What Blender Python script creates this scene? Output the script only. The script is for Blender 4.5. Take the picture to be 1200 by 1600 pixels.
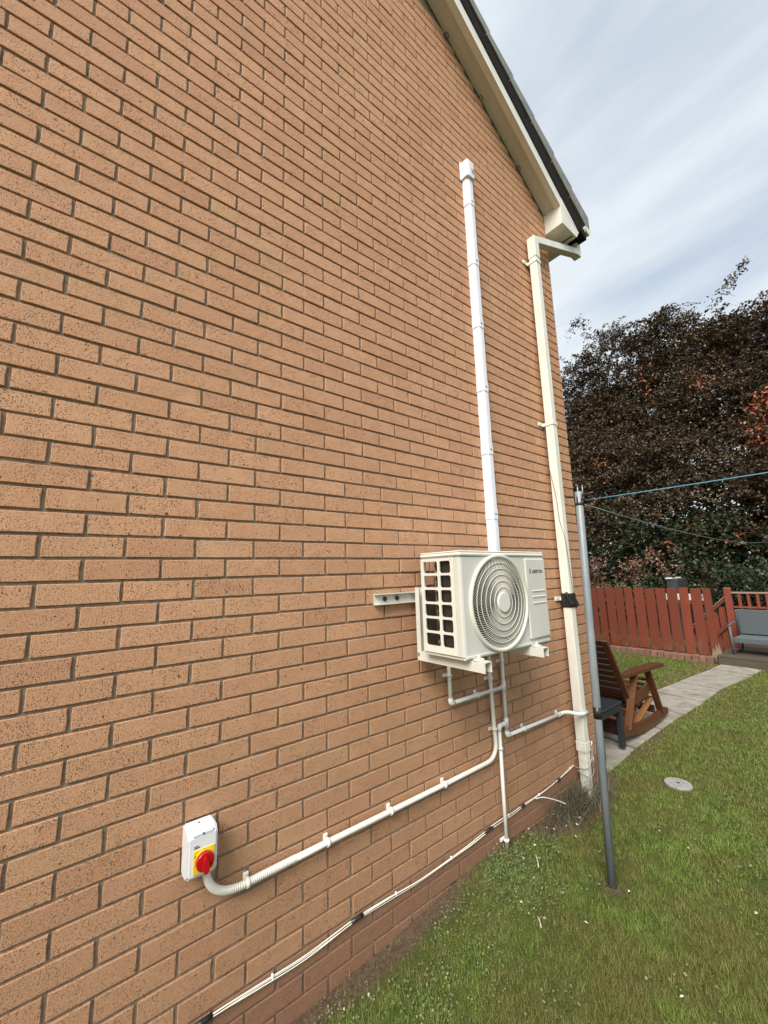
import bpy, math, random
import numpy as np
from mathutils import Vector, Matrix
random.seed(7); rng = np.random.default_rng(7)
PI = math.pi
for o in list(bpy.data.objects): bpy.data.objects.remove(o)
scn = bpy.context.scene
COL = scn.collection

# ---------------------------------------------------------------- camera
CAMP = Vector((1.624, -0.046, 1.617))
cr = Vector((0.6206, 0.7835, -0.0304)); cu = Vector((0.1410, -0.0734, 0.9873)); cf = Vector((-0.7714, 0.6170, 0.1560))
cam = bpy.data.cameras.new('camera'); camo = bpy.data.objects.new('camera', cam); COL.objects.link(camo)
cam.sensor_fit = 'VERTICAL'; cam.sensor_height = 36; cam.sensor_width = 27
F = 624.43
cam.lens = F / 1600 * 36
cam.clip_start = .02; cam.clip_end = 2000
M3 = Matrix((cr, cu, -cf)).transposed()
camo.matrix_world = Matrix.Translation(CAMP) @ M3.to_4x4()
scn.camera = camo

# ---------------------------------------------------------------- world: sky with thin cloud
SUN_EL, SUN_AZ = math.radians(45), math.radians(152)      # azimuth clockwise from +y
w = bpy.data.worlds.new('World'); scn.world = w; w.use_nodes = True
nt = w.node_tree; N = nt.nodes; L = nt.links; N.clear()
out = N.new('ShaderNodeOutputWorld'); bg = N.new('ShaderNodeBackground')
sky = N.new('ShaderNodeTexSky'); sky.sky_type = 'NISHITA'; sky.sun_disc = False
sky.sun_elevation = SUN_EL; sky.sun_rotation = SUN_AZ; sky.air_density = 1.0; sky.dust_density = 2.0; sky.ozone_density = 1.0
tc = N.new('ShaderNodeTexCoord'); sep = N.new('ShaderNodeSeparateXYZ'); L.new(tc.outputs['Generated'], sep.inputs[0])
mz = N.new('ShaderNodeMath'); mz.operation = 'MAXIMUM'; mz.inputs[1].default_value = 0.0; L.new(sep.outputs[2], mz.inputs[0])
ad = N.new('ShaderNodeMath'); ad.operation = 'ADD'; ad.inputs[1].default_value = .22; L.new(mz.outputs[0], ad.inputs[0])
dx = N.new('ShaderNodeMath'); dx.operation = 'DIVIDE'; L.new(sep.outputs[0], dx.inputs[0]); L.new(ad.outputs[0], dx.inputs[1])
dy = N.new('ShaderNodeMath'); dy.operation = 'DIVIDE'; L.new(sep.outputs[1], dy.inputs[0]); L.new(ad.outputs[0], dy.inputs[1])
cmb = N.new('ShaderNodeCombineXYZ'); L.new(dx.outputs[0], cmb.inputs[0]); L.new(dy.outputs[0], cmb.inputs[1])
mp = N.new('ShaderNodeMapping'); mp.inputs['Rotation'].default_value = (0, 0, math.radians(52)); mp.inputs['Scale'].default_value = (.55, 1.7, 1)
mp.inputs['Location'].default_value = (3.1, 1.7, 0)
L.new(cmb.outputs[0], mp.inputs[0])
n1 = N.new('ShaderNodeTexNoise'); n1.inputs['Scale'].default_value = 1.9; n1.inputs['Detail'].default_value = 7; n1.inputs['Roughness'].default_value = .5
n1.inputs['Distortion'].default_value = .25
L.new(mp.outputs[0], n1.inputs['Vector'])
cr1 = N.new('ShaderNodeValToRGB'); cr1.color_ramp.elements[0].position = .38; cr1.color_ramp.elements[1].position = .60
cr1.color_ramp.elements[0].color = (.52, .52, .52, 1); cr1.color_ramp.elements[1].color = (1, 1, 1, 1)
L.new(n1.outputs[0], cr1.inputs[0])
n2 = N.new('ShaderNodeTexNoise'); n2.inputs['Scale'].default_value = .9; n2.inputs['Detail'].default_value = 4
L.new(cmb.outputs[0], n2.inputs['Vector'])
ccol = N.new('ShaderNodeMix'); ccol.data_type = 'RGBA'
ccol.inputs[6].default_value = (4.5, 4.95, 5.35, 1); ccol.inputs[7].default_value = (5.75, 5.95, 6.15, 1)
cr2 = N.new('ShaderNodeValToRGB'); cr2.color_ramp.elements[0].position = .35; cr2.color_ramp.elements[1].position = .65
L.new(n2.outputs[0], cr2.inputs[0]); L.new(cr2.outputs[0], ccol.inputs[0])
mx = N.new('ShaderNodeMix'); mx.data_type = 'RGBA'
skm = N.new('ShaderNodeMix'); skm.data_type = 'RGBA'; skm.blend_type = 'MULTIPLY'; skm.inputs[0].default_value = 1
skm.inputs[7].default_value = (1.35, 1.35, 1.25, 1); L.new(sky.outputs[0], skm.inputs[6])
L.new(cr1.outputs[0], mx.inputs[0]); L.new(skm.outputs[2], mx.inputs[6]); L.new(ccol.outputs[2], mx.inputs[7])
L.new(mx.outputs[2], bg.inputs[0]); bg.inputs[1].default_value = 0.10
L.new(bg.outputs[0], out.inputs[0])

sl = bpy.data.lights.new('sun', 'SUN'); sl.energy = 2.9; sl.angle = math.radians(32); sl.color = (1, .955, .89)
so = bpy.data.objects.new('sun', sl); COL.objects.link(so)
sd = Vector((math.sin(SUN_AZ) * math.cos(SUN_EL), math.cos(SUN_AZ) * math.cos(SUN_EL), math.sin(SUN_EL)))
so.rotation_euler = sd.to_track_quat('Z', 'Y').to_euler(); so.location = (8, -5, 9)
vs = scn.view_settings; vs.view_transform = 'Standard'; vs.look = 'None'; vs.gamma = 1; vs.use_curve_mapping = False
vs.exposure = 0.76
scn.render.engine = 'CYCLES'

# ---------------------------------------------------------------- material helper
def nodes_of(name):
    m = bpy.data.materials.new(name); m.use_nodes = True
    t = m.node_tree; return m, t, t.nodes['Principled BSDF']
def nd(t, typ, **kw):
    n = t.nodes.new(typ)
    for k, v in kw.items():
        if k.startswith('i_'): n.inputs[k[2:]].default_value = v
        else: setattr(n, k, v)
    return n
def ramp(t, src, stops):
    r = t.nodes.new('ShaderNodeValToRGB'); e = r.color_ramp.elements
    while len(e) < len(stops): e.new(.5)
    for i, (p, c) in enumerate(stops):
        e[i].position = p; e[i].color = (c, c, c, 1) if not isinstance(c, tuple) else (*c, 1)
    t.links.new(src, r.inputs[0]); return r.outputs[0]
def noise(t, vec, scale, detail=3, rough=.5, dist=0):
    n = nd(t, 'ShaderNodeTexNoise'); n.inputs['Scale'].default_value = scale; n.inputs['Detail'].default_value = detail
    n.inputs['Roughness'].default_value = rough; n.inputs['Distortion'].default_value = dist
    if vec is not None: t.links.new(vec, n.inputs['Vector'])
    return n.outputs[0]
def mixc(t, fac, a, b, mode='MIX'):
    m = nd(t, 'ShaderNodeMix', data_type='RGBA', blend_type=mode)
    for s, v in ((0, fac), (6, a), (7, b)):
        if isinstance(v, (int, float)): m.inputs[s].default_value = v
        elif isinstance(v, tuple): m.inputs[s].default_value = (*v, 1)
        else: t.links.new(v, m.inputs[s])
    return m.outputs[2]
def posn(t, scale=None):
    g = nd(t, 'ShaderNodeNewGeometry').outputs['Position']
    if scale:
        mm = nd(t, 'ShaderNodeMapping'); mm.inputs['Scale'].default_value = scale; t.links.new(g, mm.inputs[0]); return mm.outputs[0]
    return g
def bump(t, bs, h, strength=.3, dist=.002):
    b = nd(t, 'ShaderNodeBump'); b.inputs['Strength'].default_value = strength; b.inputs['Distance'].default_value = dist
    t.links.new(h, b.inputs['Height']); t.links.new(b.outputs[0], bs.inputs['Normal']); return b
def mathn(t, op, a, b=None):
    n = nd(t, 'ShaderNodeMath', operation=op)
    for i, v in enumerate((a, b)):
        if v is None: continue
        if isinstance(v, (int, float)): n.inputs[i].default_value = v
        else: t.links.new(v, n.inputs[i])
    return n.outputs[0]

def simple(name, c1, c2=None, scale=20, rough=.5, bscale=None, bstr=.2, metal=0, spec=.5, stretch=None, dist=.002, lo=.35, hi=.65, detail=4):
    m, t, bs = nodes_of(name)
    p = posn(t, stretch)
    if c2 is None: c2 = tuple(x * .88 for x in c1)
    n = noise(t, p, scale, detail, .6)
    t.links.new(mixc(t, ramp(t, n, [(lo, 0.), (hi, 1.)]), c1, c2), bs.inputs['Base Color'])
    bs.inputs['Roughness'].default_value = rough; bs.inputs['Metallic'].default_value = metal
    bs.inputs['Specular IOR Level'].default_value = spec
    if bscale: bump(t, bs, noise(t, p, bscale, 4, .6), bstr, dist)
    return m

# brick: colour differs brick by brick (from the brick's cell on the wall), fired specks and drag marks
YC = 3.356                       # corner of the gable wall
YOFF = 0.0; ZOFF = 1.70
def brick_mat(name, swap=False):
    m, t, bs = nodes_of(name)
    g = nd(t, 'ShaderNodeNewGeometry').outputs['Position']
    s = nd(t, 'ShaderNodeSeparateXYZ'); t.links.new(g, s.inputs[0])
    z = mathn(t, 'FLOOR', mathn(t, 'DIVIDE', mathn(t, 'SUBTRACT', s.outputs[2], ZOFF), .075))
    par = mathn(t, 'MULTIPLY', mathn(t, 'MODULO', mathn(t, 'ADD', z, 100), 2), .5)       # even rows (k=0..1) are half shifted
    along = s.outputs[0] if swap else s.outputs[1]
    u = mathn(t, 'FLOOR', mathn(t, 'ADD', mathn(t, 'ADD', mathn(t, 'DIVIDE', along, .225), par), .5 if not swap else 0))
    c = nd(t, 'ShaderNodeCombineXYZ'); t.links.new(u, c.inputs[0]); t.links.new(z, c.inputs[1])
    wn = nd(t, 'ShaderNodeTexWhiteNoise', noise_dimensions='2D'); t.links.new(c.outputs[0], wn.inputs['Vector'])
    sp = nd(t, 'ShaderNodeSeparateColor'); t.links.new(wn.outputs['Color'], sp.inputs[0])
    base = mixc(t, ramp(t, sp.outputs[0], [(0., 0.), (1., 1.)]), (.650, .358, .205), (.580, .302, .172))
    base = mixc(t, ramp(t, sp.outputs[1], [(.68, 0.), (1., .60)]), base, (.46, .225, .128))
    base = mixc(t, ramp(t, sp.outputs[2], [(.85, 0.), (1., .5)]), base, (.56, .345, .185))
    cloud = noise(t, g, 9, 4, .6)
    base = mixc(t, ramp(t, cloud, [(.35, 0.), (.7, .50)]), base, (.48, .25, .135))
    ln = noise(t, g, 600, 2)
    base = mixc(t, ramp(t, ln, [(.48, 0.), (.72, .55)]), base, (.76, .49, .29))
    # specks: three sizes, irregular, clustered
    p1 = posn(t, (1, 1.0, .72))
    s1 = ramp(t, noise(t, p1, 300, 2, .5), [(.585, 0.), (.645, 1.)])
    s2 = ramp(t, noise(t, p1, 150, 3, .6), [(.615, 0.), (.655, 1.)])
    s3 = ramp(t, noise(t, g, 62, 2, .5), [(.70, 0.), (.73, 1.)])
    dens = ramp(t, noise(t, g, 16, 3), [(.32, .30), (.62, 1.)])
    sm = mathn(t, 'MAXIMUM', mathn(t, 'MULTIPLY', mathn(t, 'MAXIMUM', s1, s2), dens), s3)
    base = mixc(t, mathn(t, 'MULTIPLY', sm, .96), base, (.075, .028, .016))
    # fine vertical drag marks left by the wire
    pd = posn(t, (1, 240, 22)); dm = ramp(t, noise(t, pd, 1.0, 2), [(.64, 0.), (.74, 1.)])
    base = mixc(t, mathn(t, 'MULTIPLY', dm, .34), base, (.26, .125, .065))
    # ragged mortar smears on the arrises at both ends of each brick
    if not swap:
        fr = mathn(t, 'FRACT', mathn(t, 'ADD', mathn(t, 'DIVIDE', along, .225), mathn(t, 'ADD', par, 10.5)))
        ee = mathn(t, 'MULTIPLY', mathn(t, 'MINIMUM', fr, mathn(t, 'SUBTRACT', 1., fr)), .225)      # metres from the joint centre
        rag = mathn(t, 'MULTIPLY', noise(t, posn(t, (1, .25, 1)), 230, 3, .6), .0085)
        edge = ramp(t, mathn(t, 'SUBTRACT', mathn(t, 'ADD', rag, .0028), ee), [(.0, 0.), (.0008, 1.)])
        base = mixc(t, mathn(t, 'MULTIPLY', edge, .8), base, (.27, .195, .135))
    base = mixc(t, ramp(t, noise(t, g, 1.3, 4, .6), [(.38, 0.), (.66, .32)]), base, (.46, .25, .14))
    # splash dirt and damp at the foot, shade painted up the lower wall, older darker courses below the cables
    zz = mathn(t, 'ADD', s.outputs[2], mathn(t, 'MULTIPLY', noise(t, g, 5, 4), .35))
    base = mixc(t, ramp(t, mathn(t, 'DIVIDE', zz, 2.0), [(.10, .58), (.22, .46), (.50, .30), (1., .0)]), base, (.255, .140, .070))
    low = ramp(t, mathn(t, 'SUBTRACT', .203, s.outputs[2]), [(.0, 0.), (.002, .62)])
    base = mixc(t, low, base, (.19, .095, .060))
    eff = ramp(t, noise(t, posn(t, (1, 3, 7)), 3.0, 5, .7), [(.58, 0.), (.8, .35)])
    base = mixc(t, mathn(t, 'MULTIPLY', eff, ramp(t, s.outputs[2], [(.05, 1.), (.9, .25)])), base, (.42, .31, .22))
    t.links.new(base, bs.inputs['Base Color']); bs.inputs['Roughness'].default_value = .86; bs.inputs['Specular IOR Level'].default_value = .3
    h = mathn(t, 'SUBTRACT', mathn(t, 'ADD', noise(t, g, 420, 3, .6), mathn(t, 'MULTIPLY', noise(t, g, 45, 3), .9)), mathn(t, 'MULTIPLY', sm, 1.2))
    bump(t, bs, h, .8, .0022)
    return m
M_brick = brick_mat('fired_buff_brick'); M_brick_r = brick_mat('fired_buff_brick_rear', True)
M_mortar = simple('mortar', (.31, .235, .165), (.20, .145, .098), 60, .95, 300, .6, dist=.002)

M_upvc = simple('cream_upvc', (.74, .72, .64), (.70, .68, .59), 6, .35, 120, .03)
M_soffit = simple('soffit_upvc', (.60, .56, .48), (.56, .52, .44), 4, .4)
M_downpipe = simple('weathered_downpipe_upvc', (.79, .775, .70), (.71, .69, .59), 3, .38, 40, .05, stretch=(6, 6, 1))
M_white = simple('white_pvc', (.76, .76, .81), (.73, .73, .78), 5, .3)
M_pipe = simple('white_pipe_pvc', (.80, .79, .75), (.74, .73, .68), 9, .33)
M_cream = simple('cream_conduit', (.77, .745, .66), (.71, .68, .58), 9, .4)
M_case = simple('cream_powder_coat', (.70, .685, .61), (.66, .645, .57), 5, .38, 700, .05, dist=.0005)
M_front = simple('shaded_cream_powder_coat', (.60, .59, .53), (.57, .56, .50), 5, .4, 700, .05, dist=.0005)  # case coat darkened, shade on the front put into the colour
M_caseg = simple('grille_paint', (.68, .66, .57), None, 5, .38)
M_brk = simple('galvanised_painted', (.66, .65, .57), (.60, .59, .52), 18, .36, metal=.0)
M_galv = simple('galvanised_steel', (.42, .44, .45), (.32, .34, .35), 30, .42, metal=.55, bscale=90, bstr=.05)
M_dark = simple('dark_interior', (.022, .020, .018), None, 10, .7)
M_fin = simple('aluminium_coil_fins', (.085, .070, .050), (.05, .042, .03), 220, .5, metal=.3, stretch=(1, 1, .15))
M_copper = simple('copper_tube', (.20, .14, .10), (.14, .10, .07), 40, .5, metal=.4)
M_fan = simple('fan_plastic', (.07, .07, .065), None, 10, .5)
M_black = simple('black_plastic', (.015, .015, .016), (.025, .025, .026), 30, .45)
M_tape = simple('black_tape', (.012, .012, .013), (.03, .03, .03), 60, .3, 120, .4)
M_ink = simple('grey_ink', (.09, .09, .09), None, 10, .5)
M_switch = simple('switch_plastic', (.70, .71, .72), (.68, .69, .70), 8, .28)
M_yellow = simple('yellow_plate', (.78, .56, .02), (.74, .52, .02), 8, .4)
M_red = simple('red_plastic', (.42, .006, .010), (.36, .005, .008), 8, .22)
M_pole = simple('grey_coated_pole', (.26, .285, .30), (.19, .215, .23), 12, .45, 160, .1, metal=.1, stretch=(1, 1, .35))
M_rust = simple('rusty_steel', (.10, .06, .045), (.05, .032, .027), 60, .7, metal=.4)
M_cord_b = simple('blue_cord', (.07, .26, .36), (.12, .32, .42), 60, .6)
M_cord_g = simple('grey_green_cord', (.20, .27, .26), (.14, .2, .2), 60, .6)
M_cordg = simple('dirty_cord', (.42, .40, .35), (.25, .24, .2), 60, .7)
M_tilet = simple('grey_roof_tile', (.24, .235, .22), (.17, .168, .155), 14, .9, 120, .5)
M_tiled = simple('dark_verge_mortar', (.018, .013, .014), (.028, .021, .022), 20, .95, spec=.08)

def wood(name, a, b, rough=.55, axis='y', wear=None, spec=.5):
    m, t, bs = nodes_of(name)
    sc = {'y': (14, 1.2, 14), 'x': (1.2, 14, 14), 'z': (14, 14, 1.2)}[axis]
    p = posn(t, sc)
    oi = nd(t, 'ShaderNodeObjectInfo').outputs['Random']
    off = nd(t, 'ShaderNodeVectorMath', operation='ADD'); t.links.new(p, off.inputs[0])
    cc = nd(t, 'ShaderNodeCombineXYZ')
    for i in range(3): t.links.new(mathn(t, 'MULTIPLY', oi, 37. + 11 * i), cc.inputs[i])
    t.links.new(cc.outputs[0], off.inputs[1]); v = off.outputs[0]
    n = noise(t, v, 3.2, 6, .65, 1.2)
    col = mixc(t, ramp(t, n, [(.3, 0.), (.7, 1.)]), a, b)
    col = mixc(t, ramp(t, oi, [(0., 0.), (1., .45)]), col, tuple(x * .62 for x in a))
    if wear:
        col = mixc(t, ramp(t, noise(t, posn(t), 7, 6, .7), [(.56, 0.), (.66, .8)]), col, wear)
    t.links.new(col, bs.inputs['Base Color']); bs.inputs['Roughness'].default_value = rough; bs.inputs['Specular IOR Level'].default_value = spec
    bump(t, bs, n, .35, .002)
    return m
M_rock = wood('varnished_brown_wood', (.125, .045, .018), (.065, .023, .010), .38)
M_rockd = wood('dark_stained_wood', (.075, .028, .015), (.045, .017, .010), .42, 'x')
M_rockl = wood('orange_varnished_wood', (.145, .054, .019), (.09, .032, .012), .4)
M_brace = wood('pale_orange_varnished_wood', (.34, .15, .05), (.24, .10, .032), .4)
M_fence = wood('red_stained_board', (.245, .058, .028), (.17, .036, .019), .62, 'z', spec=.3)
M_fencew = wood('weathered_red_board', (.27, .07, .045), (.2, .045, .03), .75, 'z', wear=(.30, .20, .15), spec=.2)
M_stump = wood('bleached_timber', (.36, .27, .19), (.22, .12, .08), .85, 'z', spec=.2)
M_rail = wood('pale_rail_top', (.36, .25, .2), (.25, .15, .12), .8, 'x', spec=.2)
M_deck = wood('weathered_deck_board', (.13, .105, .08), (.08, .06, .045), .8, 'x', spec=.2)
M_bench = simple('grey_painted_metal', (.105, .125, .13), (.085, .10, .105), 20, .5)
M_mesh = simple('grey_mesh_fabric', (.115, .135, .14), (.09, .108, .112), 90, .75, 400, .4)
M_table = simple('dark_grey_resin', (.022, .026, .030), (.015, .018, .022), 120, .5, 90, .6, stretch=(1, 3, 1), dist=.003)
M_slab = simple('concrete_slab', (.40, .365, .305), (.20, .18, .145), 6, .92, 160, .5, lo=.3, hi=.75, detail=8)
M_cover = simple('drain_cover_concrete', (.34, .335, .31), (.24, .235, .215), 30, .9, 160, .3)
M_edge = simple('edging_brick', (.30, .155, .10), (.19, .10, .07), 16, .9, 200, .5)
M_bark = simple('beech_bark', (.075, .068, .058), (.045, .04, .034), 9, .9, 30, .5)
M_paint_w = simple('off_white_paint', (.62, .61, .58), (.5, .5, .47), 6, .6)
M_shed = simple('grey_shed_felt', (.045, .052, .06), (.03, .035, .04), 12, .8)

def tint(m, amt, dark, grime=None):
    """each copy of the piece a little different, plus grime blotches"""
    t = m.node_tree; bs = t.nodes['Principled BSDF']; src = bs.inputs['Base Color'].links[0].from_socket
    oi = nd(t, 'ShaderNodeObjectInfo').outputs['Random']; c = mixc(t, ramp(t, oi, [(0., 0.), (1., amt)]), src, dark)
    if grime:
        col, sc, lo, hi, zmax = grime
        f = ramp(t, noise(t, posn(t), sc, 6, .75), [(lo, 0.), (hi, .85)])
        if zmax:
            sz = nd(t, 'ShaderNodeSeparateXYZ'); t.links.new(posn(t), sz.inputs[0]); f = mathn(t, 'MULTIPLY', f, ramp(t, mathn(t, 'DIVIDE', sz.outputs[2], zmax), [(.2, 1.), (1., 0.)]))
        c = mixc(t, f, c, col)
    t.links.new(c, bs.inputs['Base Color'])
tint(M_slab, .55, (.22, .20, .16), ((.12, .11, .075), 5, .50, .72, None))
tint(M_fence, .6, (.13, .035, .022), ((.17, .095, .06), 9, .48, .66, .55))
tint(M_deck, .5, (.06, .045, .035))
tint(M_downpipe, .0, (.5, .5, .4), ((.28, .27, .20), 14, .45, .66, .55))
tint(M_edge, .6, (.14, .075, .05))
def leafmat(name, stops, rough=.5, trans=.15, bigscale=.7, alt=None):
    m, t, bs = nodes_of(name)
    r = nd(t, 'ShaderNodeNewGeometry').outputs['Random Per Island']
    n = noise(t, posn(t), bigscale, 3, .6)
    v = mathn(t, 'ADD', mathn(t, 'MULTIPLY', r, .55), mathn(t, 'MULTIPLY', mathn(t, 'SUBTRACT', n, .27), 1.0))
    c = ramp(t, v, stops)
    if alt: c = mixc(t, ramp(t, noise(t, posn(t), alt[1], 2), [(alt[2], 0.), (alt[2] + .05, .85)]), c, alt[0])
    t.links.new(c, bs.inputs['Base Color']); bs.inputs['Roughness'].default_value = rough
    bs.inputs['Specular IOR Level'].default_value = .35
    return m
M_beech = leafmat('copper_beech_leaf', [(0., (.034, .022, .015)), (.28, (.085, .052, .033)), (.5, (.080, .070, .036)), (.75, (.19, .118, .074)), (1., (.33, .21, .14))], .5, bigscale=1.1)
M_redleaf = leafmat('turning_leaf', [(0., (.22, .05, .025)), (.6, (.38, .10, .045)), (1., (.42, .17, .07))], .5)
M_bushp = leafmat('bronze_shrub_leaf', [(0., (.07, .03, .02)), (.4, (.17, .085, .055)), (.8, (.26, .15, .10)), (1., (.12, .12, .05))], .5)
M_bushg = leafmat('dark_green_shrub_leaf', [(0., (.014, .020, .012)), (.5, (.035, .048, .022)), (1., (.075, .085, .040))], .45, alt=((.22, .06, .04), 1.3, .64))
M_grass = leafmat('lawn_grass', [(0., (.056, .104, .015)), (.32, (.104, .170, .023)), (.58, (.165, .240, .038)), (.84, (.24, .265, .068)), (1., (.46, .44, .26))], .6, bigscale=14)
def patches(m, a, b_):
    """worn, yellowed patches of lawn on top of the leaf colours"""
    t = m.node_tree; bs = t.nodes['Principled BSDF']; src = bs.inputs['Base Color'].links[0].from_socket
    g = posn(t); sx = nd(t, 'ShaderNodeSeparateXYZ'); t.links.new(g, sx.inputs[0]); wear = ramp(t, mathn(t, 'DIVIDE', sx.outputs[0], 3.0), [(.30, 1.), (.52, .35)])      # less trodden away from the wall and pole
    c = mixc(t, mathn(t, 'MULTIPLY', wear, ramp(t, noise(t, g, 2.3, 5, .65), [(.41, 0.), (.58, .80)])), src, a)
    c = mixc(t, ramp(t, noise(t, g, 5.1, 4, .65, .6), [(.56, 0.), (.68, .7)]), c, b_)
    t.links.new(c, bs.inputs['Base Color'])
patches(M_grass, (.165, .140, .040), (.075, .130, .020))
M_weed = leafmat('clover_leaf', [(0., (.09, .13, .045)), (.6, (.14, .19, .075)), (1., (.2, .25, .12))], .5, bigscale=8)
M_straw = leafmat('dry_weed', [(0., (.055, .06, .035)), (.6, (.13, .12, .075)), (1., (.22, .2, .14))], .7, bigscale=8)
M_petal = simple('pale_fragment', (.62, .56, .45), (.5, .42, .3), 30, .7)

def ground_mat():
    m, t, bs = nodes_of('lawn_soil')
    g = nd(t, 'ShaderNodeNewGeometry').outputs['Position']
    s = nd(t, 'ShaderNodeSeparateXYZ'); t.links.new(g, s.inputs[0])
    big = noise(t, g, 1.7, 3, .6)
    fine = noise(t, g, 90, 5, .7)
    grass = mixc(t, ramp(t, big, [(.35, 0.), (.65, 1.)]), (.040, .060, .012), (.085, .072, .022))
    grass = mixc(t, ramp(t, fine, [(.4, 0.), (.7, .7)]), grass, (.11, .13, .035))
    soil = mixc(t, ramp(t, noise(t, g, 35, 6, .75), [(.35, 0.), (.7, 1.)]), (.070, .045, .028), (.155, .105, .068))
    ba = nd(t, 'ShaderNodeAttribute', attribute_name='bare').outputs['Fac']
    xe = mathn(t, 'ADD', ba, mathn(t, 'MULTIPLY', mathn(t, 'SUBTRACT', noise(t, g, 9, 4, .7), .5), .16))
    f = ramp(t, xe, [(.0, 0.), (.05, 1.)])
    worn = ramp(t, noise(t, g, 4.2, 5, .7), [(.62, 0.), (.75, .55)])
    c = mixc(t, mathn(t, 'MAXIMUM', f, worn), grass, soil)
    t.links.new(c, bs.inputs['Base Color']); bs.inputs['Roughness'].default_value = .95; bs.inputs['Specular IOR Level'].default_value = .15
    bump(t, bs, noise(t, g, 60, 6, .7), .8, .012)
    return m
M_ground = ground_mat()

# ---------------------------------------------------------------- mesh helpers
class MB:
    def __init__(s): s.v = []; s.f = []; s.sm = []; s.mi = []
    def add(s, vs, fs, smooth=False, mi=0):
        b = len(s.v); s.v += [tuple(p) for p in vs]; s.f += [tuple(i + b for i in f) for f in fs]
        s.sm += [smooth] * len(fs); s.mi += [mi] * len(fs); return s
    def box(s, x0, x1, y0, y1, z0, z1, c=0, M=None, mi=0):
        x0, x1 = sorted((x0, x1)); y0, y1 = sorted((y0, y1)); z0, z1 = sorted((z0, z1))
        c = min(c, (x1 - x0) * .45, (y1 - y0) * .45, (z1 - z0) * .45)
        if c <= 0:
            vs = [(x, y, z) for x in (x0, x1) for y in (y0, y1) for z in (z0, z1)]
            fs = [(0, 1, 3, 2), (4, 6, 7, 5), (0, 4, 5, 1), (2, 3, 7, 6), (0, 2, 6, 4), (1, 5, 7, 3)]
        else:
            vs = []; idx = {}
            for i, x in enumerate((x0, x1)):
                for j, y in enumerate((y0, y1)):
                    for k, z in enumerate((z0, z1)):
                        sx, sy, sz = (1, -1)[i], (1, -1)[j], (1, -1)[k]
                        idx[i, j, k, 0] = len(vs); vs.append((x, y + sy * c, z + sz * c))
                        idx[i, j, k, 1] = len(vs); vs.append((x + sx * c, y, z + sz * c))
                        idx[i, j, k, 2] = len(vs); vs.append((x + sx * c, y + sy * c, z))
            fs = []
            for i in (0, 1):
                fs.append([idx[i, a, b, 0] for a, b in ((0, 0), (0, 1), (1, 1), (1, 0))][::(1 if i == 0 else -1)])
                fs.append([idx[a, i, b, 1] for a, b in ((0, 0), (1, 0), (1, 1), (0, 1))][::(1 if i == 0 else -1)])
                fs.append([idx[a, b, i, 2] for a, b in ((0, 0), (0, 1), (1, 1), (1, 0))][::(1 if i == 0 else -1)])
            for a in (0, 1):
                for b in (0, 1):
                    flip = (a + b) % 2
                    fs.append([idx[a, b, 0, 0], idx[a, b, 1, 0], idx[a, b, 1, 1], idx[a, b, 0, 1]][::(1 if flip else -1)])
                    fs.append([idx[a, 0, b, 0], idx[a, 0, b, 2], idx[a, 1, b, 2], idx[a, 1, b, 0]][::(1 if flip else -1)])
                    fs.append([idx[0, a, b, 1], idx[1, a, b, 1], idx[1, a, b, 2], idx[0, a, b, 2]][::(1 if flip else -1)])
                    for k in (0, 1):
                        fs.append([idx[a, b, k, 0], idx[a, b, k, 1], idx[a, b, k, 2]])
        if M is not None: vs = [tuple(M @ Vector(p)) for p in vs]
        return s.add(vs, fs, False, mi)
    def beam(s, p0, p1, wdt, hgt, up=(0, 0, 1), c=.003, mi=0, over=0):
        p0, p1 = Vector(p0), Vector(p1); d = p1 - p0; ln = d.length; d.normalize()
        sx = d.cross(Vector(up)); sx = Vector((1, 0, 0)) if sx.length < 1e-5 else sx.normalized(); uz = sx.cross(d)
        M = Matrix.Translation(p0) @ Matrix((sx, d, uz)).transposed().to_4x4()
        return s.box(-wdt / 2, wdt / 2, -over, ln + over, -hgt / 2, hgt / 2, c, M, mi)
    def tube(s, pts, r, n=10, caps=True, smooth=True, radii=None, mi=0):
        pts = [Vector(p) for p in pts]; rings = []; up = None; vs = []
        for i, p in enumerate(pts):
            t = (pts[min(i + 1, len(pts) - 1)] - pts[max(i - 1, 0)]).normalized()
            if up is None: up = t.orthogonal().normalized()
            up = (up - t * up.dot(t)).normalized(); sd_ = t.cross(up)
            rr = radii[i] if radii else r
            for k in range(n):
                a = 2 * PI * k / n; vs.append(p + (up * math.cos(a) + sd_ * math.sin(a)) * rr)
        fs = []
        for i in range(len(pts) - 1):
            for k in range(n):
                a = i * n + k; b = i * n + (k + 1) % n; fs.append((a, b, b + n, a + n))
        s.add(vs, fs, smooth, mi)
        if caps:
            b = len(s.v) - len(vs); m = len(pts) - 1
            s.f += [tuple(b + k for k in range(n))[::-1], tuple(b + m * n + k for k in range(n))]; s.sm += [False, False]; s.mi += [mi, mi]
        return s
    def prism(s, poly, ax, a, b, mi=0):
        # poly: 2-D points in the plane normal to ax
        def P(q, h): return {0: (h, q[0], q[1]), 1: (q[0], h, q[1]), 2: (q[0], q[1], h)}[ax]
        n = len(poly); vs = [P(q, a) for q in poly] + [P(q, b) for q in poly]
        fs = [tuple(range(n)), tuple(range(2 * n - 1, n - 1, -1))] + [(i + n, (i + 1) % n + n, (i + 1) % n, i)[::-1] for i in range(n)]
        ar = sum(poly[i][0] * poly[(i + 1) % n][1] - poly[(i + 1) % n][0] * poly[i][1] for i in range(n))
        pos = (ar > 0) == (b > a)
        if ax == 1: pos = not pos
        if pos: fs = [f[::-1] for f in fs]
        fs = [f if k < 2 else f for k, f in enumerate(fs)]
        return s.add(vs, fs, False, mi)
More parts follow.
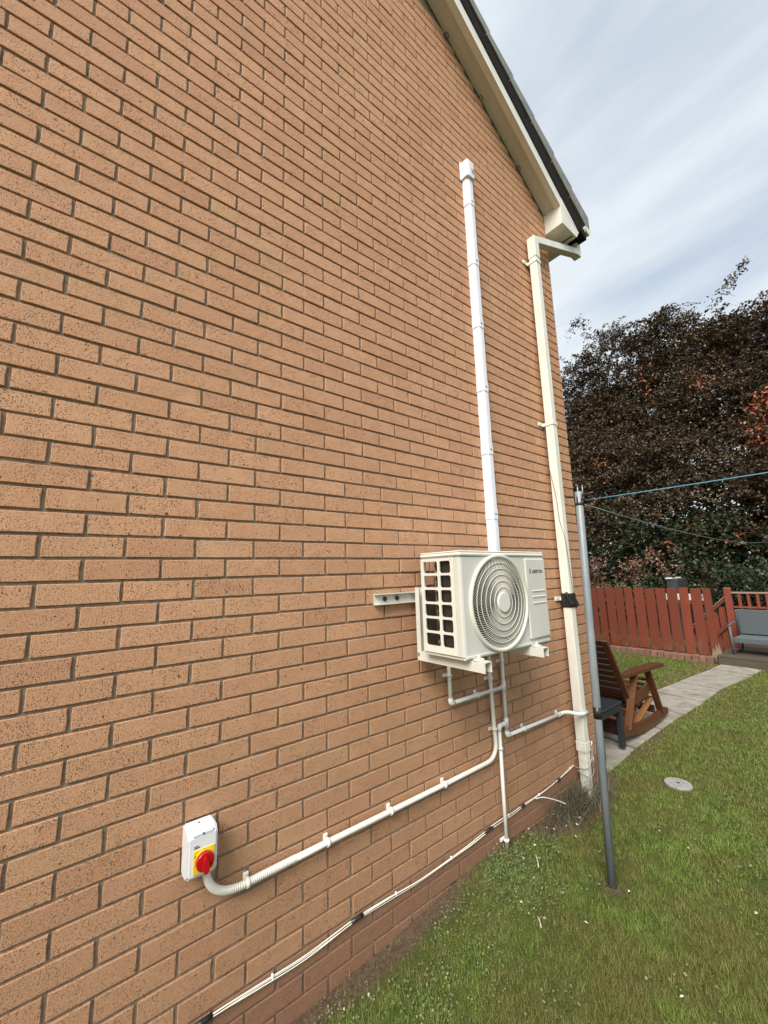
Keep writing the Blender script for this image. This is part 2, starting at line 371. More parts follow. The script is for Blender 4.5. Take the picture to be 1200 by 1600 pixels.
    def mesh(s, name, mats):
        me = bpy.data.meshes.new(name); me.from_pydata(s.v, [], s.f)
        for m in (mats if isinstance(mats, (list, tuple)) else [mats]): me.materials.append(m)
        me.polygons.foreach_set('use_smooth', s.sm); me.polygons.foreach_set('material_index', s.mi)
        me.update(); return me
    def build(s, name, mats, parent=None, kind=None, origin=None):
        me = s.mesh(name, mats); o = bpy.data.objects.new(name, me); COL.objects.link(o)
        if origin is not None:
            me.transform(Matrix.Translation(-Vector(origin))); o.location = origin
        if parent is not None: o.parent = parent
        if kind: o['kind'] = kind
        return o
def fastmesh(name, verts, nper, mat, smooth=False):
    """verts: (n*nper,3), faces of nper verts each"""
    verts = np.ascontiguousarray(verts, dtype=np.float32); nv = len(verts); nf = nv // nper
    me = bpy.data.meshes.new(name); me.vertices.add(nv); me.vertices.foreach_set('co', verts.ravel())
    me.loops.add(nv); me.loops.foreach_set('vertex_index', np.arange(nv, dtype=np.int32))
    me.polygons.add(nf); me.polygons.foreach_set('loop_start', np.arange(0, nv, nper, dtype=np.int32))
    me.materials.append(mat); me.update(calc_edges=True); me.validate(); return me
def tag(o, label, cat, group=None, kind=None):
    o['label'] = label; o['category'] = cat
    if group: o['group'] = group
    if kind: o['kind'] = kind
    return o
def empty(name, loc=(0, 0, 0)):
    o = bpy.data.objects.new(name, None); o.location = loc; o.empty_display_size = .1; COL.objects.link(o); return o
def link(me, name, parent=None, loc=None):
    o = bpy.data.objects.new(name, me); COL.objects.link(o)
    if parent is not None: o.parent = parent
    if loc is not None: o.location = loc
    return o
def text_obj(curve):
    """a text curve turned into a plain mesh object"""
    tmp = bpy.data.objects.new('lettering', curve); COL.objects.link(tmp); bpy.context.view_layer.update()
    me = bpy.data.meshes.new_from_object(tmp.evaluated_get(bpy.context.evaluated_depsgraph_get())); bpy.data.objects.remove(tmp)
    if not me.materials: me.materials.append(M_ink)
    o = bpy.data.objects.new('lettering', me); COL.objects.link(o); return o
def arc(p0, c, p1, n=8):
    """quadratic corner from p0 via c to p1"""
    p0, c, p1 = map(Vector, (p0, c, p1)); return [(1 - t) ** 2 * p0 + 2 * t * (1 - t) * c + t * t * p1 for t in [i / n for i in range(n + 1)]]
def smoothline(pts, n=6):
    P = [Vector(p) for p in pts]; o = []
    for i in range(len(P) - 1):
        a, b, c, d = P[max(i - 1, 0)], P[i], P[i + 1], P[min(i + 2, len(P) - 1)]
        for k in range(n):
            t = k / n; o.append(.5 * ((2 * b) + (c - a) * t + (2 * a - 5 * b + 4 * c - d) * t * t + (3 * b - a - 3 * c + d) * t ** 3))
    o.append(P[-1]); return o

# ================================================================ ground
def bare_edge(y): return np.interp(y, [-3, .6, 1.1, 1.55, 1.75, 2.25, 2.42, 2.65, 2.95, 3.25, 3.42, 3.5], [.14, .13, .13, .11, .035, .03, .15, .22, .24, .16, .05, -.5])
def hh(x, y):
    """ground level: a little soil bank against the wall, gentle lumps"""
    bank = np.interp(y, [-3, .6, 1.2, 1.75, 2.1, 2.6, 3.2, 3.6], [0, -.02, .0, .06, .055, .03, .03, 0.])
    return bank * np.exp(-np.clip(x, 0, None) / .22) * (x > -.4) + .008 * np.sin(2.1 * x + .7) * np.sin(1.7 * y) * (x > .05)
xs = np.unique(np.concatenate([[-400, -120, -40, -15, -8], np.arange(-5, 3.5, .12), [4, 5, 7, 10, 20, 60, 400], np.arange(-.1, .6, .04)]))
ys = np.unique(np.concatenate([[-400, -100, -30, -12, -6], np.arange(-3, 9, .08), [10, 12, 16, 25, 60, 400]]))
gx, gy = np.meshgrid(xs, ys, indexing='ij'); gz = hh(gx, gy)
gz = gz + np.where((gx > -3) & (gx < 3) & (gy > -2) & (gy < 3.5), .003 * rng.standard_normal(gx.shape), 0)
nx, ny = gx.shape
vs = np.stack([gx, gy, gz], -1).reshape(-1, 3)
i, j = np.meshgrid(np.arange(nx - 1), np.arange(ny - 1), indexing='ij'); a = (i * ny + j).ravel()
fs = np.stack([a, a + ny, a + ny + 1, a + 1], -1)
me = bpy.data.meshes.new('ground'); me.from_pydata(vs.tolist(), [], fs.tolist()); me.materials.append(M_ground)
at_ = me.attributes.new('bare', 'FLOAT', 'POINT'); pth = np.where((gx > -.75) & (gx < .09) & (gy > 3.45) & (gy < 8.6), .2, -9); pth = np.where((gx < -.5) & (gy > 3.3) & (gy < 4.9), .2, pth)
at_.data.foreach_set('value', np.maximum(np.where(gy < 3.45, bare_edge(gy) - gx, pth), .075 - np.hypot(gx - .495, gy - 2.284)).ravel().astype(np.float32))
me.polygons.foreach_set('use_smooth', [True] * len(fs)); gr = link(me, 'ground'); gr['kind'] = 'structure'

# ================================================================ the house
def rake(y): return 5.026 + .655 * (3.322 - y)          # soffit underside line
YR = -.63; YL = -4.62                                   # ridge and far corner of the gable
def wall_top(y): return rake(y) if y > YR else rake(2 * YR - y)
house = empty('brick_house', (0, YC, 0))
tag(house, 'buff brick house gable wall with cream bargeboard and dark tiled verge', 'house')
def hp(mb, name, mats, parent=None, kind=None):
    o = mb.build(name, mats); o.parent = parent if parent is not None else house
    o.matrix_parent_inverse = Matrix.Identity(4)
    if parent is None: o.location = (0, -YC, 0)
    if kind: o['kind'] = kind
    return o
wb = MB()
wb.prism([(YL, -.3), (YC - .008, -.3), (YC - .008, rake(YC) + .02), (YR, rake(YR) + .02), (YL, rake(YC) + .02)], 0, -.30, -.0075)
wb.box(-7, -.306, YC - .3, YC - .008, -.3, 4.7)
wall = hp(wb, 'wall', M_mortar)

def brick_mesh(lng, hgt, depth, seed, d0=0., x_sign=1):
    """front face at x=0 (ragged arrises), body goes back; origin at lower start corner of the face"""
    R = random.Random(seed); j = lambda s=.0011: R.uniform(-s, s)
    per = [(0, 0), (lng * .33, 0), (lng * .68, 0), (lng, 0), (lng, hgt * .5), (lng, hgt), (lng * .64, hgt), (lng * .3, hgt), (0, hgt), (0, hgt * .5)]
    per = [(p[0] + j(.0016), p[1] + j(.0008)) for p in per]; n = len(per); cx, cz = lng / 2, hgt / 2
    ins = [(p[0] + (-.0022 if p[0] > cx * 1.9 else (.0022 if p[0] < cx * .1 else 0)), p[1] + (-.0018 if p[1] > cz * 1.5 else (.0018 if p[1] < cz * .5 else 0))) for p in per]
    f0 = R.uniform(-.0008, .0006)
    vs = [(f0, q[0], q[1]) for q in ins] + [(-.0022, q[0], q[1]) for q in per] + [(-depth, q[0], q[1]) for q in per]
    fs = [tuple(range(n))]
    for r_ in (0, n):
        for k in range(n): fs.append((r_ + k, r_ + n + k, r_ + n + (k + 1) % n, r_ + (k + 1) % n))
    return vs, fs
NV = 7
KINDS_ = {'full': .215, 'half': .1025, 'end': None}
variants = {}
for kind_, l_ in (('full', .215), ('half', .1025)):
    for q in range(NV):
        for dp, dn in ((.02, 's'), (.10, 'd')):
            variants[kind_, q, dn] = brick_mesh(l_, .065, dp, hash((kind_ == 'full', q)) % 1000 + 3)
vmesh = {}
for k_, (v_, f_) in variants.items():
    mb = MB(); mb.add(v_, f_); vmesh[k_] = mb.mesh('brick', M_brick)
def pxpos(p):
    d = Vector(p) - CAMP; z = d.dot(cf)
    if z < .05: return None
    return 600 + F * d.dot(cr) / z, 800 - F * d.dot(cu) / z
cells = []
for k in range(-24, 56):
    z0 = ZOFF + k * .075 + .005
    even = (k % 2 == 0)
    # joints of even rows lie at (n+.5)*.225, odd rows at n*.225 ; the corner ends the row
    y = YC; first = True
    njoint = (14.5 if even else 14) * .225
    segs = [(njoint + .005, YC - (njoint + .005), 'half' if even else 'full', 'd')]
    yy = njoint
    while yy > -3.2:
        segs.append((yy - .225 + .005, .215, 'full', 's')); yy -= .225
    for (ys_, ln, kd, dn) in segs:
        yc = ys_ + ln / 2
        if z0 + .065 > wall_top(ys_ + ln) + .02 and z0 > wall_top(ys_) - .0: continue
        if z0 > wall_top(ys_ + ln if ys_ > YR else ys_) + .0: continue
        cs = [pxpos((0, a_, b_)) for a_ in (ys_, ys_ + ln) for b_ in (z0, z0 + .065)]
        area = 0
        if all(cs):
            xs_ = [min(max(c[0], -0), 1200) for c in cs]; zs_ = [min(max(c[1], 0), 1600) for c in cs]
            if max(xs_) > min(xs_) and max(zs_) > min(zs_):
                # shoelace of the clipped-ish quad, without the part out of frame
                q = [cs[0], cs[2], cs[3], cs[1]]
                ar = abs(sum(q[i_][0] * q[(i_ + 1) % 4][1] - q[(i_ + 1) % 4][0] * q[i_][1] for i_ in range(4))) / 2
                inside = sum(0 <= c[0] <= 1200 and 0 <= c[1] <= 1600 for c in cs) / 4
                area = ar * inside
        cells.append((area, ys_, z0, ln, kd, dn))
cells = [c for c in cells if c[2] > -.12]
cells.sort(key=lambda c: -c[0])
rest = MB()
for n_, (area, ys_, z0, ln, kd, dn) in enumerate(cells):
    key = (kd, random.randrange(NV), dn); base_l = .215 if kd == 'full' else .1025
    jx = random.uniform(-.0012, .0008); jy = random.uniform(-.0012, .0012); jz = random.uniform(-.0009, .0009); rt = random.uniform(-.004, .004)
    sy = ln / base_l
    if n_ < 300:
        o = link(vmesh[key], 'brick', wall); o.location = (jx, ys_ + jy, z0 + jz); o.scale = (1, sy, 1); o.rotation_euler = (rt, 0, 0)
    else:
        v_, f_ = variants[key]; c_, s_ = math.cos(rt), math.sin(rt)
        vv = []
        top = None
        for a_, b_, c2 in v_:
            Y = ys_ + jy + b_ * sy * c_ - c2 * s_; Z = z0 + jz + b_ * sy * s_ + c2 * c_
            Z = min(Z, wall_top(Y) + .03)
            vv.append((a_ + jx, Y, Z))
        rest.add(vv, f_)
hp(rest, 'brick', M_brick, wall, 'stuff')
# bricks of the rear wall round the corner (face +y)
rr_ = MB()
for k in range(-23, 38):
    z0 = ZOFF + k * .075 + .005; x1 = -.112 if k % 2 == 0 else -.225
    if k % 2 == 1: pass
    while x1 > -4:
        v_, f_ = variants['full', random.randrange(NV), 's']
        rr_.add([(x1 - b_, YC + a_ + random.uniform(-.0003, .0003), z0 + c_) for a_, b_, c_ in v_], f_); x1 -= .225
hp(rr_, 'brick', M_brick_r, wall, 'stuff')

# soffit, bargeboard, verge
def rbeam(mb, x0, x1, lo, hi, y0, y1, sl=.655, ref=3.322, zr=5.026, mi=0):
    """board following the rake from y0 (low end) to y1, between heights lo/hi above the line zr + sl*(ref-y)"""
    f = lambda y: zr + sl * (ref - y)
    mb.prism([(y0, f(y0) + lo), (y0, f(y0) + hi), (y1, f(y1) + hi), (y1, f(y1) + lo)], 0, x0, x1, mi)
def mirror_rake(mb):
    """the same boards on the other slope"""
    n = len(mb.v); v2 = [(x, 2 * YR - y, z) for x, y, z in mb.v]; f2 = [f[::-1] for f in mb.f]
    mb.add(v2, f2); return mb
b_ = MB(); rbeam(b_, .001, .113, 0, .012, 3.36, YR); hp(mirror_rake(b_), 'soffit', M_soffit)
b_ = MB(); rbeam(b_, .1135, .160, -.018, .012, 3.38, YR); rbeam(b_, .1605, .165, -.022, .105, 3.38, YR); hp(mirror_rake(b_), 'bargeboard', M_upvc)
b_ = MB(); b_.prism([(3.695, rake(3.695) + .106), (3.695, rake(3.695) + .15), (3.83, rake(3.83) + .19), (3.83, rake(3.83) + .262), (YR, rake(YR) + .262), (YR, rake(YR) + .106)], 0, .02, .173); hp(mirror_rake(b_), 'verge_undercloak', M_tiled)
# box end at the foot of the rake
b_ = MB()
b_.prism([(3.350, 4.806), (3.625, 4.804), (3.690, 4.90), (3.690, rake(3.69) + .105), (3.381, rake(3.381) + .105), (3.381, rake(3.381)), (3.350, rake(3.35) - .002)], 0, -.02, .167)
b_.box(.1675, .1685, 3.386, 3.388, 4.80, 4.95)
hp(b_, 'box_end', M_upvc)
b_ = MB(); b_.box(.02, .150, 3.565, 3.580, 4.8025, 4.8035); hp(b_, 'box_end_vent', M_tiled)
b_ = MB(); b_.box(-5.2, -.021, 3.358, 3.72, 4.815, 4.83, 0); b_.box(-5.2, -.021, 3.70, 3.722, 4.831, 5.02); hp(b_, 'fascia', M_upvc)
# verge tiles: one part per tile, the courses beyond are one roof mesh
tl = MB(); tilt = math.atan(.60)
def tile_verts(yc_low):
    f = lambda y: rake(y) + .264 + max(0, y - 2.3) * .05
    y0, y1 = yc_low, yc_low - .36; k0, k1 = max(0, y0 - 2.3) * .05, max(0, y1 - 2.3) * .05
    return [(y0, f(y0)), (y0, f(y0) + .105 + k0), (y1, f(y1) + .072 + k1), (y1, f(y1) - .012)]
yy = 3.905
while yy > YR:
    q = MB(); q.prism(tile_verts(yy), 0, -.30, .186 + random.uniform(-.003, .003)); hp(q, 'roof_tile', M_tilet)
    q = MB(); q.prism([(2 * YR - a_, b2) for a_, b2 in tile_verts(yy)], 0, -.30, .186 + random.uniform(-.003, .003)); hp(q, 'roof_tile', M_tilet)
    yy -= .305
rf = MB(); yy = 3.905
while yy > YR:
    for xi in range(20):
        xa = -.301 - .33 * xi; q = tile_verts(yy); rf.prism(q, 0, xa - .322, xa - .002); rf.prism([(2 * YR - a_, b2) for a_, b2 in q], 0, xa - .322, xa - .002)
    yy -= .305
hp(rf, 'roof_tile', M_tilet, kind='stuff')
# gutter along the rear eaves, end cap seen beyond the verge
g_ = MB(); gp = []
for k in range(9): a_ = PI + PI * k / 8; gp.append((3.86 + .056 * math.cos(a_), 5.02 + .07 * math.sin(a_)))
gp2 = gp + [(3.86 + .050, 5.02), ] + [(3.86 + .05 * math.cos(PI + PI * k / 8), 5.02 + .064 * math.sin(PI + PI * k / 8)) for k in range(8, -1, -1)]
g_.prism(gp, 0, .185, .190); g_.prism(gp2, 0, -5.2, .1845); hp(g_, 'gutter', M_upvc)
# wall ties / nail hooks under the soffit
for (y_, dz) in ((2.02, .0), (2.42, 0), (2.93, 0)):
    q = MB(); q.tube([(0, y_, rake(y_) - .02), (.02, y_, rake(y_) - .015), (.025, y_ + .02, rake(y_) - .03), (.012, y_ + .03, rake(y_) - .04)], .003, 6); hp(q, 'wire_hook', M_rust)

# ================================================================ downpipe
dp = empty('downpipe', (.058, 2.97, 0)); tag(dp, 'square cream rainwater downpipe at the corner of the brick wall', 'downpipe')
def part(mb, name, mats, root, kind=None):
    o = mb.build(name, mats); o.parent = root; o.matrix_parent_inverse = Matrix.Translation(-root.location)
    if kind: o['kind'] = kind
    return o
X0, X1, Y0, Y1 = .026, .091, 2.94, 3.005
q = MB(); q.box(X0, X1, Y0, Y1, .40, 4.42, .004); part(q, 'pipe', M_downpipe, dp)
q = MB(); q.box(X0 + .003, X1 - .003, Y0 + .003, Y1 - .003, -.05, .3985, .004); q.box(X0 - .003, X1 + .003, Y0 - .003, Y1 + .003, .33, .398, .003); part(q, 'shoe_section', M_downpipe, dp)
q = MB(); q.box(X0 - .004, X1 + .004, Y0 - .004, Y1 + .004, 4.30, 4.50, .004)
q.beam((.0585, 2.975, 4.48), (.0585, 3.80, 4.80), .066, .066, c=.004)
q.box(X0 - .003, X1 + .003, 3.79, 3.86, 4.76, 4.96, .004)
part(q, 'swan_neck', M_downpipe, dp)
for z_ in (4.262, 2.786, 1.400):
    q = MB(); q.box(X0 - .024, X1 + .005, Y0 - .005, Y1 + .005, z_ - .014, z_ + .014, .002); q.box(.002, .012, Y0 - .07, Y0 - .004, z_ - .016, z_ + .016, .003)
    q.tube([(.012, Y0 - .05, z_), (.016, Y0 - .05, z_)], .006, 6)
    part(q, 'pipe_clip', M_downpipe, dp)
q = MB(); q.box(X0 - .006, X1 + .0075, Y0 - .0075, Y1 + .0075, 1.335, 1.44, .004)
q.beam((X1 + .008, Y0 + .01, 1.43), (X1 + .012, Y1 + .012, 1.34), .004, .05); q.beam((X1 - .02, Y0 - .009, 1.45), (X1 + .02, Y0 - .009, 1.36), .05, .004)
tp = q.build('tape', M_tape); tag(tp, 'black tape wrapped round the cream downpipe', 'tape')
q = MB(); q.tube(smoothline([(.02, Y0 - .006, 2.76), (.03, Y0 - .012, 2.45), (.06, Y0 - .006, 2.2), (.07, Y0 - .004, 2.0), (X1 + .003, Y0 + .004, 1.85), (X1 + .004, Y0 + .03, 1.6), (X1 + .004, Y0 + .045, 1.44)]), .0018, 5)
tag(q.build('thin_wire', M_ink), 'thin grey wire running down the front of the cream downpipe', 'wire')

# line cleat by the foot of the downpipe, wound with cord
cl = empty('line_cleat', (.02, 3.22, .26)); tag(cl, 'white cord cleat on the wall beside the downpipe foot', 'cleat')
q = MB(); q.box(.008, .016, 3.10, 3.15, .20, .36, .004); part(q, 'plate', M_white, cl)
q = MB(); q.tube([(.01, 3.125, .25), (.045, 3.125, .24), (.048, 3.125, .21)], .005, 8); q.tube([(.01, 3.125, .31), (.045, 3.125, .32), (.048, 3.125, .35)], .005, 8); part(q, 'horn', M_white, cl)
q = MB(); q.tube(smoothline([(.04, 3.12, .33), (.098, 3.01, .30), (.096, 2.936, .235), (.02, 2.93, .22), (.008, 2.91, .236)]), .0026, 6)
q.tube(smoothline([(.04, 3.12, .23), (.098, 3.01, .19), (.097, 2.936, .18), (.02, 2.932, .2)]), .0024, 6); q.tube(smoothline([(.03, 3.12, .25), (.05, 3.14, .31), (.04, 3.12, .345), (.03, 3.10, .30), (.045, 3.12, .24)]), .0026, 6)
part(q, 'wound_cord', M_cordg, cl)

# ================================================================ cable trunking
tr = empty('pipe_trunking', (.03, 2.15, 1.72)); tag(tr, 'tall white pipe trunking rising from the outdoor unit up the wall', 'trunking')
TY0, TY1, TX = 2.112, 2.186, .052
def trunk_prof(g=0.): return [(.001, TY0 - g), (TX - .016 + g, TY0 - g), (TX + g, TY0 + .016), (TX + g, TY1 - .016), (TX - .016 + g, TY1 + g), (.001, TY1 + g)]
js = [4.36, 3.86, 3.36, 2.88, 2.43, 1.99]
zs_ = [4.57] + js + [1.60]
for a_, b2 in zip(zs_[:-1], zs_[1:]):
    q = MB(); q.prism(trunk_prof(), 2, b2 + .001, a_ - .001)
    q.box(TX, TX + .0012, TY0 + .026, TY0 + .030, b2 + .03, a_ - .03)
    part(q, 'cover_length', M_white, tr)
for z_ in js:
    q = MB(); q.prism(trunk_prof(.0035), 2, z_ - .032, z_ + .032); q.box(TX + .0035, TX + .0045, TY0 + .028, TY0 + .046, z_ - .003, z_ + .005, mi=1)
    part(q, 'coupler', [M_white, M_ink], tr)
q = MB(); q.prism([(.001, TY0 - .014), (.060, TY0 - .010), (.068, TY0 + .01), (.068, TY1 - .012), (.060, TY1 + .002), (.001, TY1 + .002)], 2, 4.56, 4.70)
q.box(.001, .010, TY0 - .024, TY1 + .008, 4.55, 4.71, .003); q.box(.0685, .07, TY0 + .035, TY1 - .012, 4.60, 4.635, mi=1)
part(q, 'wall_inlet_cap', [M_white, M_galv], tr)

# ================================================================ outdoor unit
ac = empty('heat_pump_unit', (.25, 1.73, 1.24)); tag(ac, 'cream outdoor air conditioning unit with round fan grille on the brick wall', 'outdoor unit')
AX0, AX1, AY0, AY1, AZ0, AZ1 = .135, .390, 1.375, 2.088, 1.240, 1.690
# front plate with round hole
fy, fz, fr = 1.660, 1.468, .214
q = MB(); nseg = 64; vs = []; fs = []
def sqpt(a):
    c, s_ = math.cos(a), math.sin(a); lims = []
    if c > 1e-9: lims.append((1.885 - fy) / c)
    if c < -1e-9: lims.append((AY0 + .014 - fy) / c)
    if s_ > 1e-9: lims.append((AZ1 - fz) / s_)
    if s_ < -1e-9: lims.append((AZ0 - fz) / s_)
    t = min(lims); return fy + c * t, fz + s_ * t
for k in range(nseg):
    a = 2 * PI * (k + .5) / nseg
    vs += [(AX1, fy + fr * math.cos(a), fz + fr * math.sin(a)), (AX1, *sqpt(a)), (AX1 - .03, fy + fr * math.cos(a), fz + fr * math.sin(a))]
for k in range(nseg):
    a = k * 3; b = ((k + 1) % nseg) * 3
    fs += [(a, a + 1, b + 1, b), (a + 2, a, b, b + 2)]
q.add(vs, fs)
for (yy_, zz_) in ((AY0 + .014, AZ0), (AY0 + .014, AZ1), (1.885, AZ0), (1.885, AZ1)):
    aa = math.atan2(zz_ - fz, yy_ - fy); k0 = math.floor(aa / (2 * PI) * nseg - .5); pa = sqpt(2 * PI * (k0 + .5) / nseg); pb = sqpt(2 * PI * (k0 + 1.5) / nseg)
    q.add([(AX1, *pa), (AX1, yy_, zz_), (AX1, *pb)], [(0, 1, 2)])
q.add([(AX1, 1.885, AZ0), (AX1, AY1 - .004, AZ0), (AX1, AY1 - .004, AZ1), (AX1, 1.885, AZ1)], [(0, 1, 2, 3)])
# rounded front-left upright, returns
q.prism([(AX1 - .036, AY0 + .001), (AX1 - .014, AY0 + .001), (AX1 - .004, AY0 + .005), (AX1, AY0 + .014), (AX1 - .036, AY0 + .014)], 2, AZ0 + .003, AZ1)
q.box(AX0, AX1 - .0005, AY1 - .004, AY1, AZ0, AZ1)
q.box(AX1 - .02, AX1 + .004, AY0 + .01, AY1, AZ0 - .006, AZ0 + .006, .002)
part(q, 'front_panel', M_front, ac)
# side grille panel with 12 openings
cols_ = [(.152, .247), (.262, .331)]; rows_ = []
zt = 1.676; ph = (1.676 - 1.265) / 6
for k in range(6): rows_.append((zt - ph * (k + 1) + .011, zt - ph * k))
q = MB()
def plate_with_holes(q, x0, x1, z0, z1, y0, y1, cols, rows, r=.010):
    xb = [x0] + [v for c in cols for v in c] + [x1]; zb = [z0] + [v for c in sorted(rows) for v in c] + [z1]
    for a in range(len(xb) - 1):
        for b in range(len(zb) - 1):
            if a % 2 == 1 and b % 2 == 1:
                cx0, cx1, cz0, cz1 = xb[a], xb[a + 1], zb[b], zb[b + 1]
                for (px_, pz_, sx, sz) in ((cx0, cz0, 1, 1), (cx1, cz0, -1, 1), (cx1, cz1, -1, -1), (cx0, cz1, 1, -1)):
                    pts = [(px_, pz_)] + [(px_ + sx * r * (1 - math.sin(t)), pz_ + sz * r * (1 - math.cos(t))) for t in (0, PI / 6, PI / 3, PI / 2)]
                    q.prism(pts, 1, y0, y1)
                continue
            q.box(xb[a], xb[a + 1], y0, y1, zb[b], zb[b + 1])
plate_with_holes(q, AX0 + .003, AX1 - .037, AZ0 + .004, AZ1, AY0, AY0 + .006, cols_, rows_)
q.box(AX0 - .002, AX0 + .0025, AY0 - .001, AY0 + .03, AZ0, AZ1)
for (x_, z_) in ((.15, 1.681), (.335, 1.684), (.255, 1.249)): q.tube([(x_, AY0 + .001, z_), (x_, AY0 - .003, z_)], .0045, 8)
part(q, 'side_grille', M_case, ac)
# lid
q = MB(); q.box(AX0 - .006, AX1 + .006, AY0 - .006, AY1 + .005, AZ1 + .001, AZ1 + .024, .009); q.box(AX0 - .003, AX1 + .003, AY0 - .003, AY1 + .002, AZ1 + .022, AZ1 + .030, .006); part(q, 'lid', M_case, ac)
# base pan
q = MB(); q.box(AX0, AX1 - .004, AY0 + .008, AY1 - .006, AZ0 - .012, AZ0 - .0, .002)
for y_ in (1.47, 1.95): q.tube([(AX1 - .012, y_, AZ0 - .004), (AX1 + .008, y_, AZ0 - .004)], .009, 8); 
part(q, 'base_pan', M_case, ac)
# coil, u-bends, interior
q = MB()
for k in range(46): z_ = AZ0 + .012 + k * .0098; q.box(.262, .335, AY0 + .020, AY0 + .0245, z_, z_ + .005)
q.box(.262, .335, AY0 + .026, AY0 + .030, AZ0 + .01, AZ1 - .01)
q.box(.138, .142, AY0 + .10, AY1 - .01, AZ0 + .01, AZ1 - .01); q.box(.1425, .146, AY0 + .010, AY0 + .084, AZ0 + .01, AZ0 + .30); q.box(.138, .20, AY0 + .085, AY0 + .09, AZ0 + .01, AZ1 - .09)
part(q, 'coil_fins', M_fin, ac)
q = MB(); q.box(.33, .332, AY0 + .032, AY1 - .21, AZ0 + .002, AZ1 - .002, mi=0) if False else None
q.box(.20, .204, AY0 + .10, AY1 - .01, AZ0 + .004, AZ1 - .004); q.box(.205, .36, AY0 + .034, AY0 + .038, AZ0 + .004, AZ1 - .004); q.box(.205, .36, 1.886, 1.89, AZ0 + .004, AZ1 - .004)
part(q, 'shroud', M_dark, ac)
q = MB()
for k in range(9):
    z_ = AZ0 + .035 + k * .047
    q.tube([(.215, AY0 + .05, z_)] + arc((.215, AY0 + .03, z_), (.215, AY0 + .012, z_ + .012), (.215, AY0 + .03, z_ + .024), 6) + [(.215, AY0 + .05, z_ + .024)], .0035, 6)
q.tube([(.205, AY0 + .03, AZ0 + .02), (.205, AY0 + .028, AZ1 - .03)], .004, 8); q.tube([(.226, AY0 + .04, AZ0 + .1), (.226, AY0 + .038, AZ1 - .01)], .003, 6)
part(q, 'copper_bends', M_copper, ac)
q = MB(); q.box(.228, .2605, AY0 + .045, AY0 + .05, AZ0 + .004, AZ1 - .004); part(q, 'end_plate', M_galv, ac)
# fan
q = MB()
for b in range(3):
    a0 = 2 * PI * b / 3 + .4; vs = []; fs = []
    for ri in range(6):
        rr = .04 + .165 * ri / 5
        for ai in range(7):
            a = a0 + (ai / 6 - .5) * (1.45 - .25 * ri / 5) + .12 * ri / 5
            vs.append((.315 + .045 * (ai / 6 - .5), fy + rr * math.cos(a), fz + rr * math.sin(a)))
    for ri in range(5):
        for ai in range(6): k = ri * 7 + ai; fs.append((k, k + 1, k + 8, k + 7))
    q.add(vs, fs, True)
q.tube([(.285, fy, fz), (.355, fy, fz)], .05, 20); part(q, 'fan', M_fan, ac)
# grille: rim, rings, swirling vanes, hub
gl = MB(); gx_ = AX1
def ring(q, R, x, rt, n=56, m=6):
    pts = [(x, fy + R * math.cos(2 * PI * k / n), fz + R * math.sin(2 * PI * k / n)) for k in range(n)]
    vs = []; fs = []
    for k in range(n):
        a = 2 * PI * k / n
        for j_ in range(m):
            b = 2 * PI * j_ / m; vs.append((x + rt * math.sin(b), fy + (R + rt * math.cos(b)) * math.cos(a), fz + (R + rt * math.cos(b)) * math.sin(a)))
    for k in range(n):
        for j_ in range(m):
            a = k * m + j_; b = k * m + (j_ + 1) % m; c = ((k + 1) % n) * m + (j_ + 1) % m; d = ((k + 1) % n) * m + j_
            fs.append((a, b, c, d))
    q.add(vs, fs, True)
def dome(rr): return gx_ + .006 + .016 * (1 - (rr / .22) ** 2)
q = MB(); vs = []; fs = []; n = 64
prof = [(.2365, gx_ + .0005), (.2365, gx_ + .008), (.232, gx_ + .014), (.224, gx_ + .014), (.2165, gx_ + .009), (.2165, gx_ - .02)]
for k in range(n):
    a = 2 * PI * k / n
    for rr, x_ in prof: vs.append((x_, fy + rr * math.cos(a), fz + rr * math.sin(a)))
m = len(prof)
for k in range(n):
    for j_ in range(m - 1): a = k * m + j_; d = ((k + 1) % n) * m + j_; fs.append((a, a + 1, d + 1, d))
q.add(vs, fs, True); grim = part(q, 'grille_rim', M_caseg, ac)
q = MB()
for R_ in (.072, .103, .134, .164, .192): ring(q, R_, dome(R_) + .001, .0018)
part(q, 'grille_rings', M_caseg, ac)
q = MB(); nv = 96
for k in range(nv):
    a0 = 2 * PI * k / nv; vs = []; fs = []; nr = 9
    for i_ in range(nr + 1):
        rr = .046 + (.2175 - .046) * i_ / nr; a = a0 - .55 * (i_ / nr) ** 1.2; x_ = dome(rr); hw = .00055 + .0003 * i_ / nr
        ta, tz = -math.sin(a) * hw, math.cos(a) * hw; y_, z_ = fy + rr * math.cos(a), fz + rr * math.sin(a)
        vs += [(x_, y_ - ta, z_ - tz), (x_, y_ + ta, z_ + tz), (x_ - .0035, y_ + ta, z_ + tz), (x_ - .0035, y_ - ta, z_ - tz)]
    for i_ in range(nr):
        b = i_ * 4
        for j_ in range(4): fs.append((b + j_, b + (j_ + 1) % 4, b + 4 + (j_ + 1) % 4, b + 4 + j_))
    q.add(vs, fs)
part(q, 'grille_vanes', M_caseg, ac)
q = MB(); q.tube([(gx_ + .002, fy, fz), (gx_ + .024, fy, fz), (gx_ + .028, fy, fz)], .05, 32, radii=[.05, .05, .046]); part(q, 'grille_hub', M_case, ac)
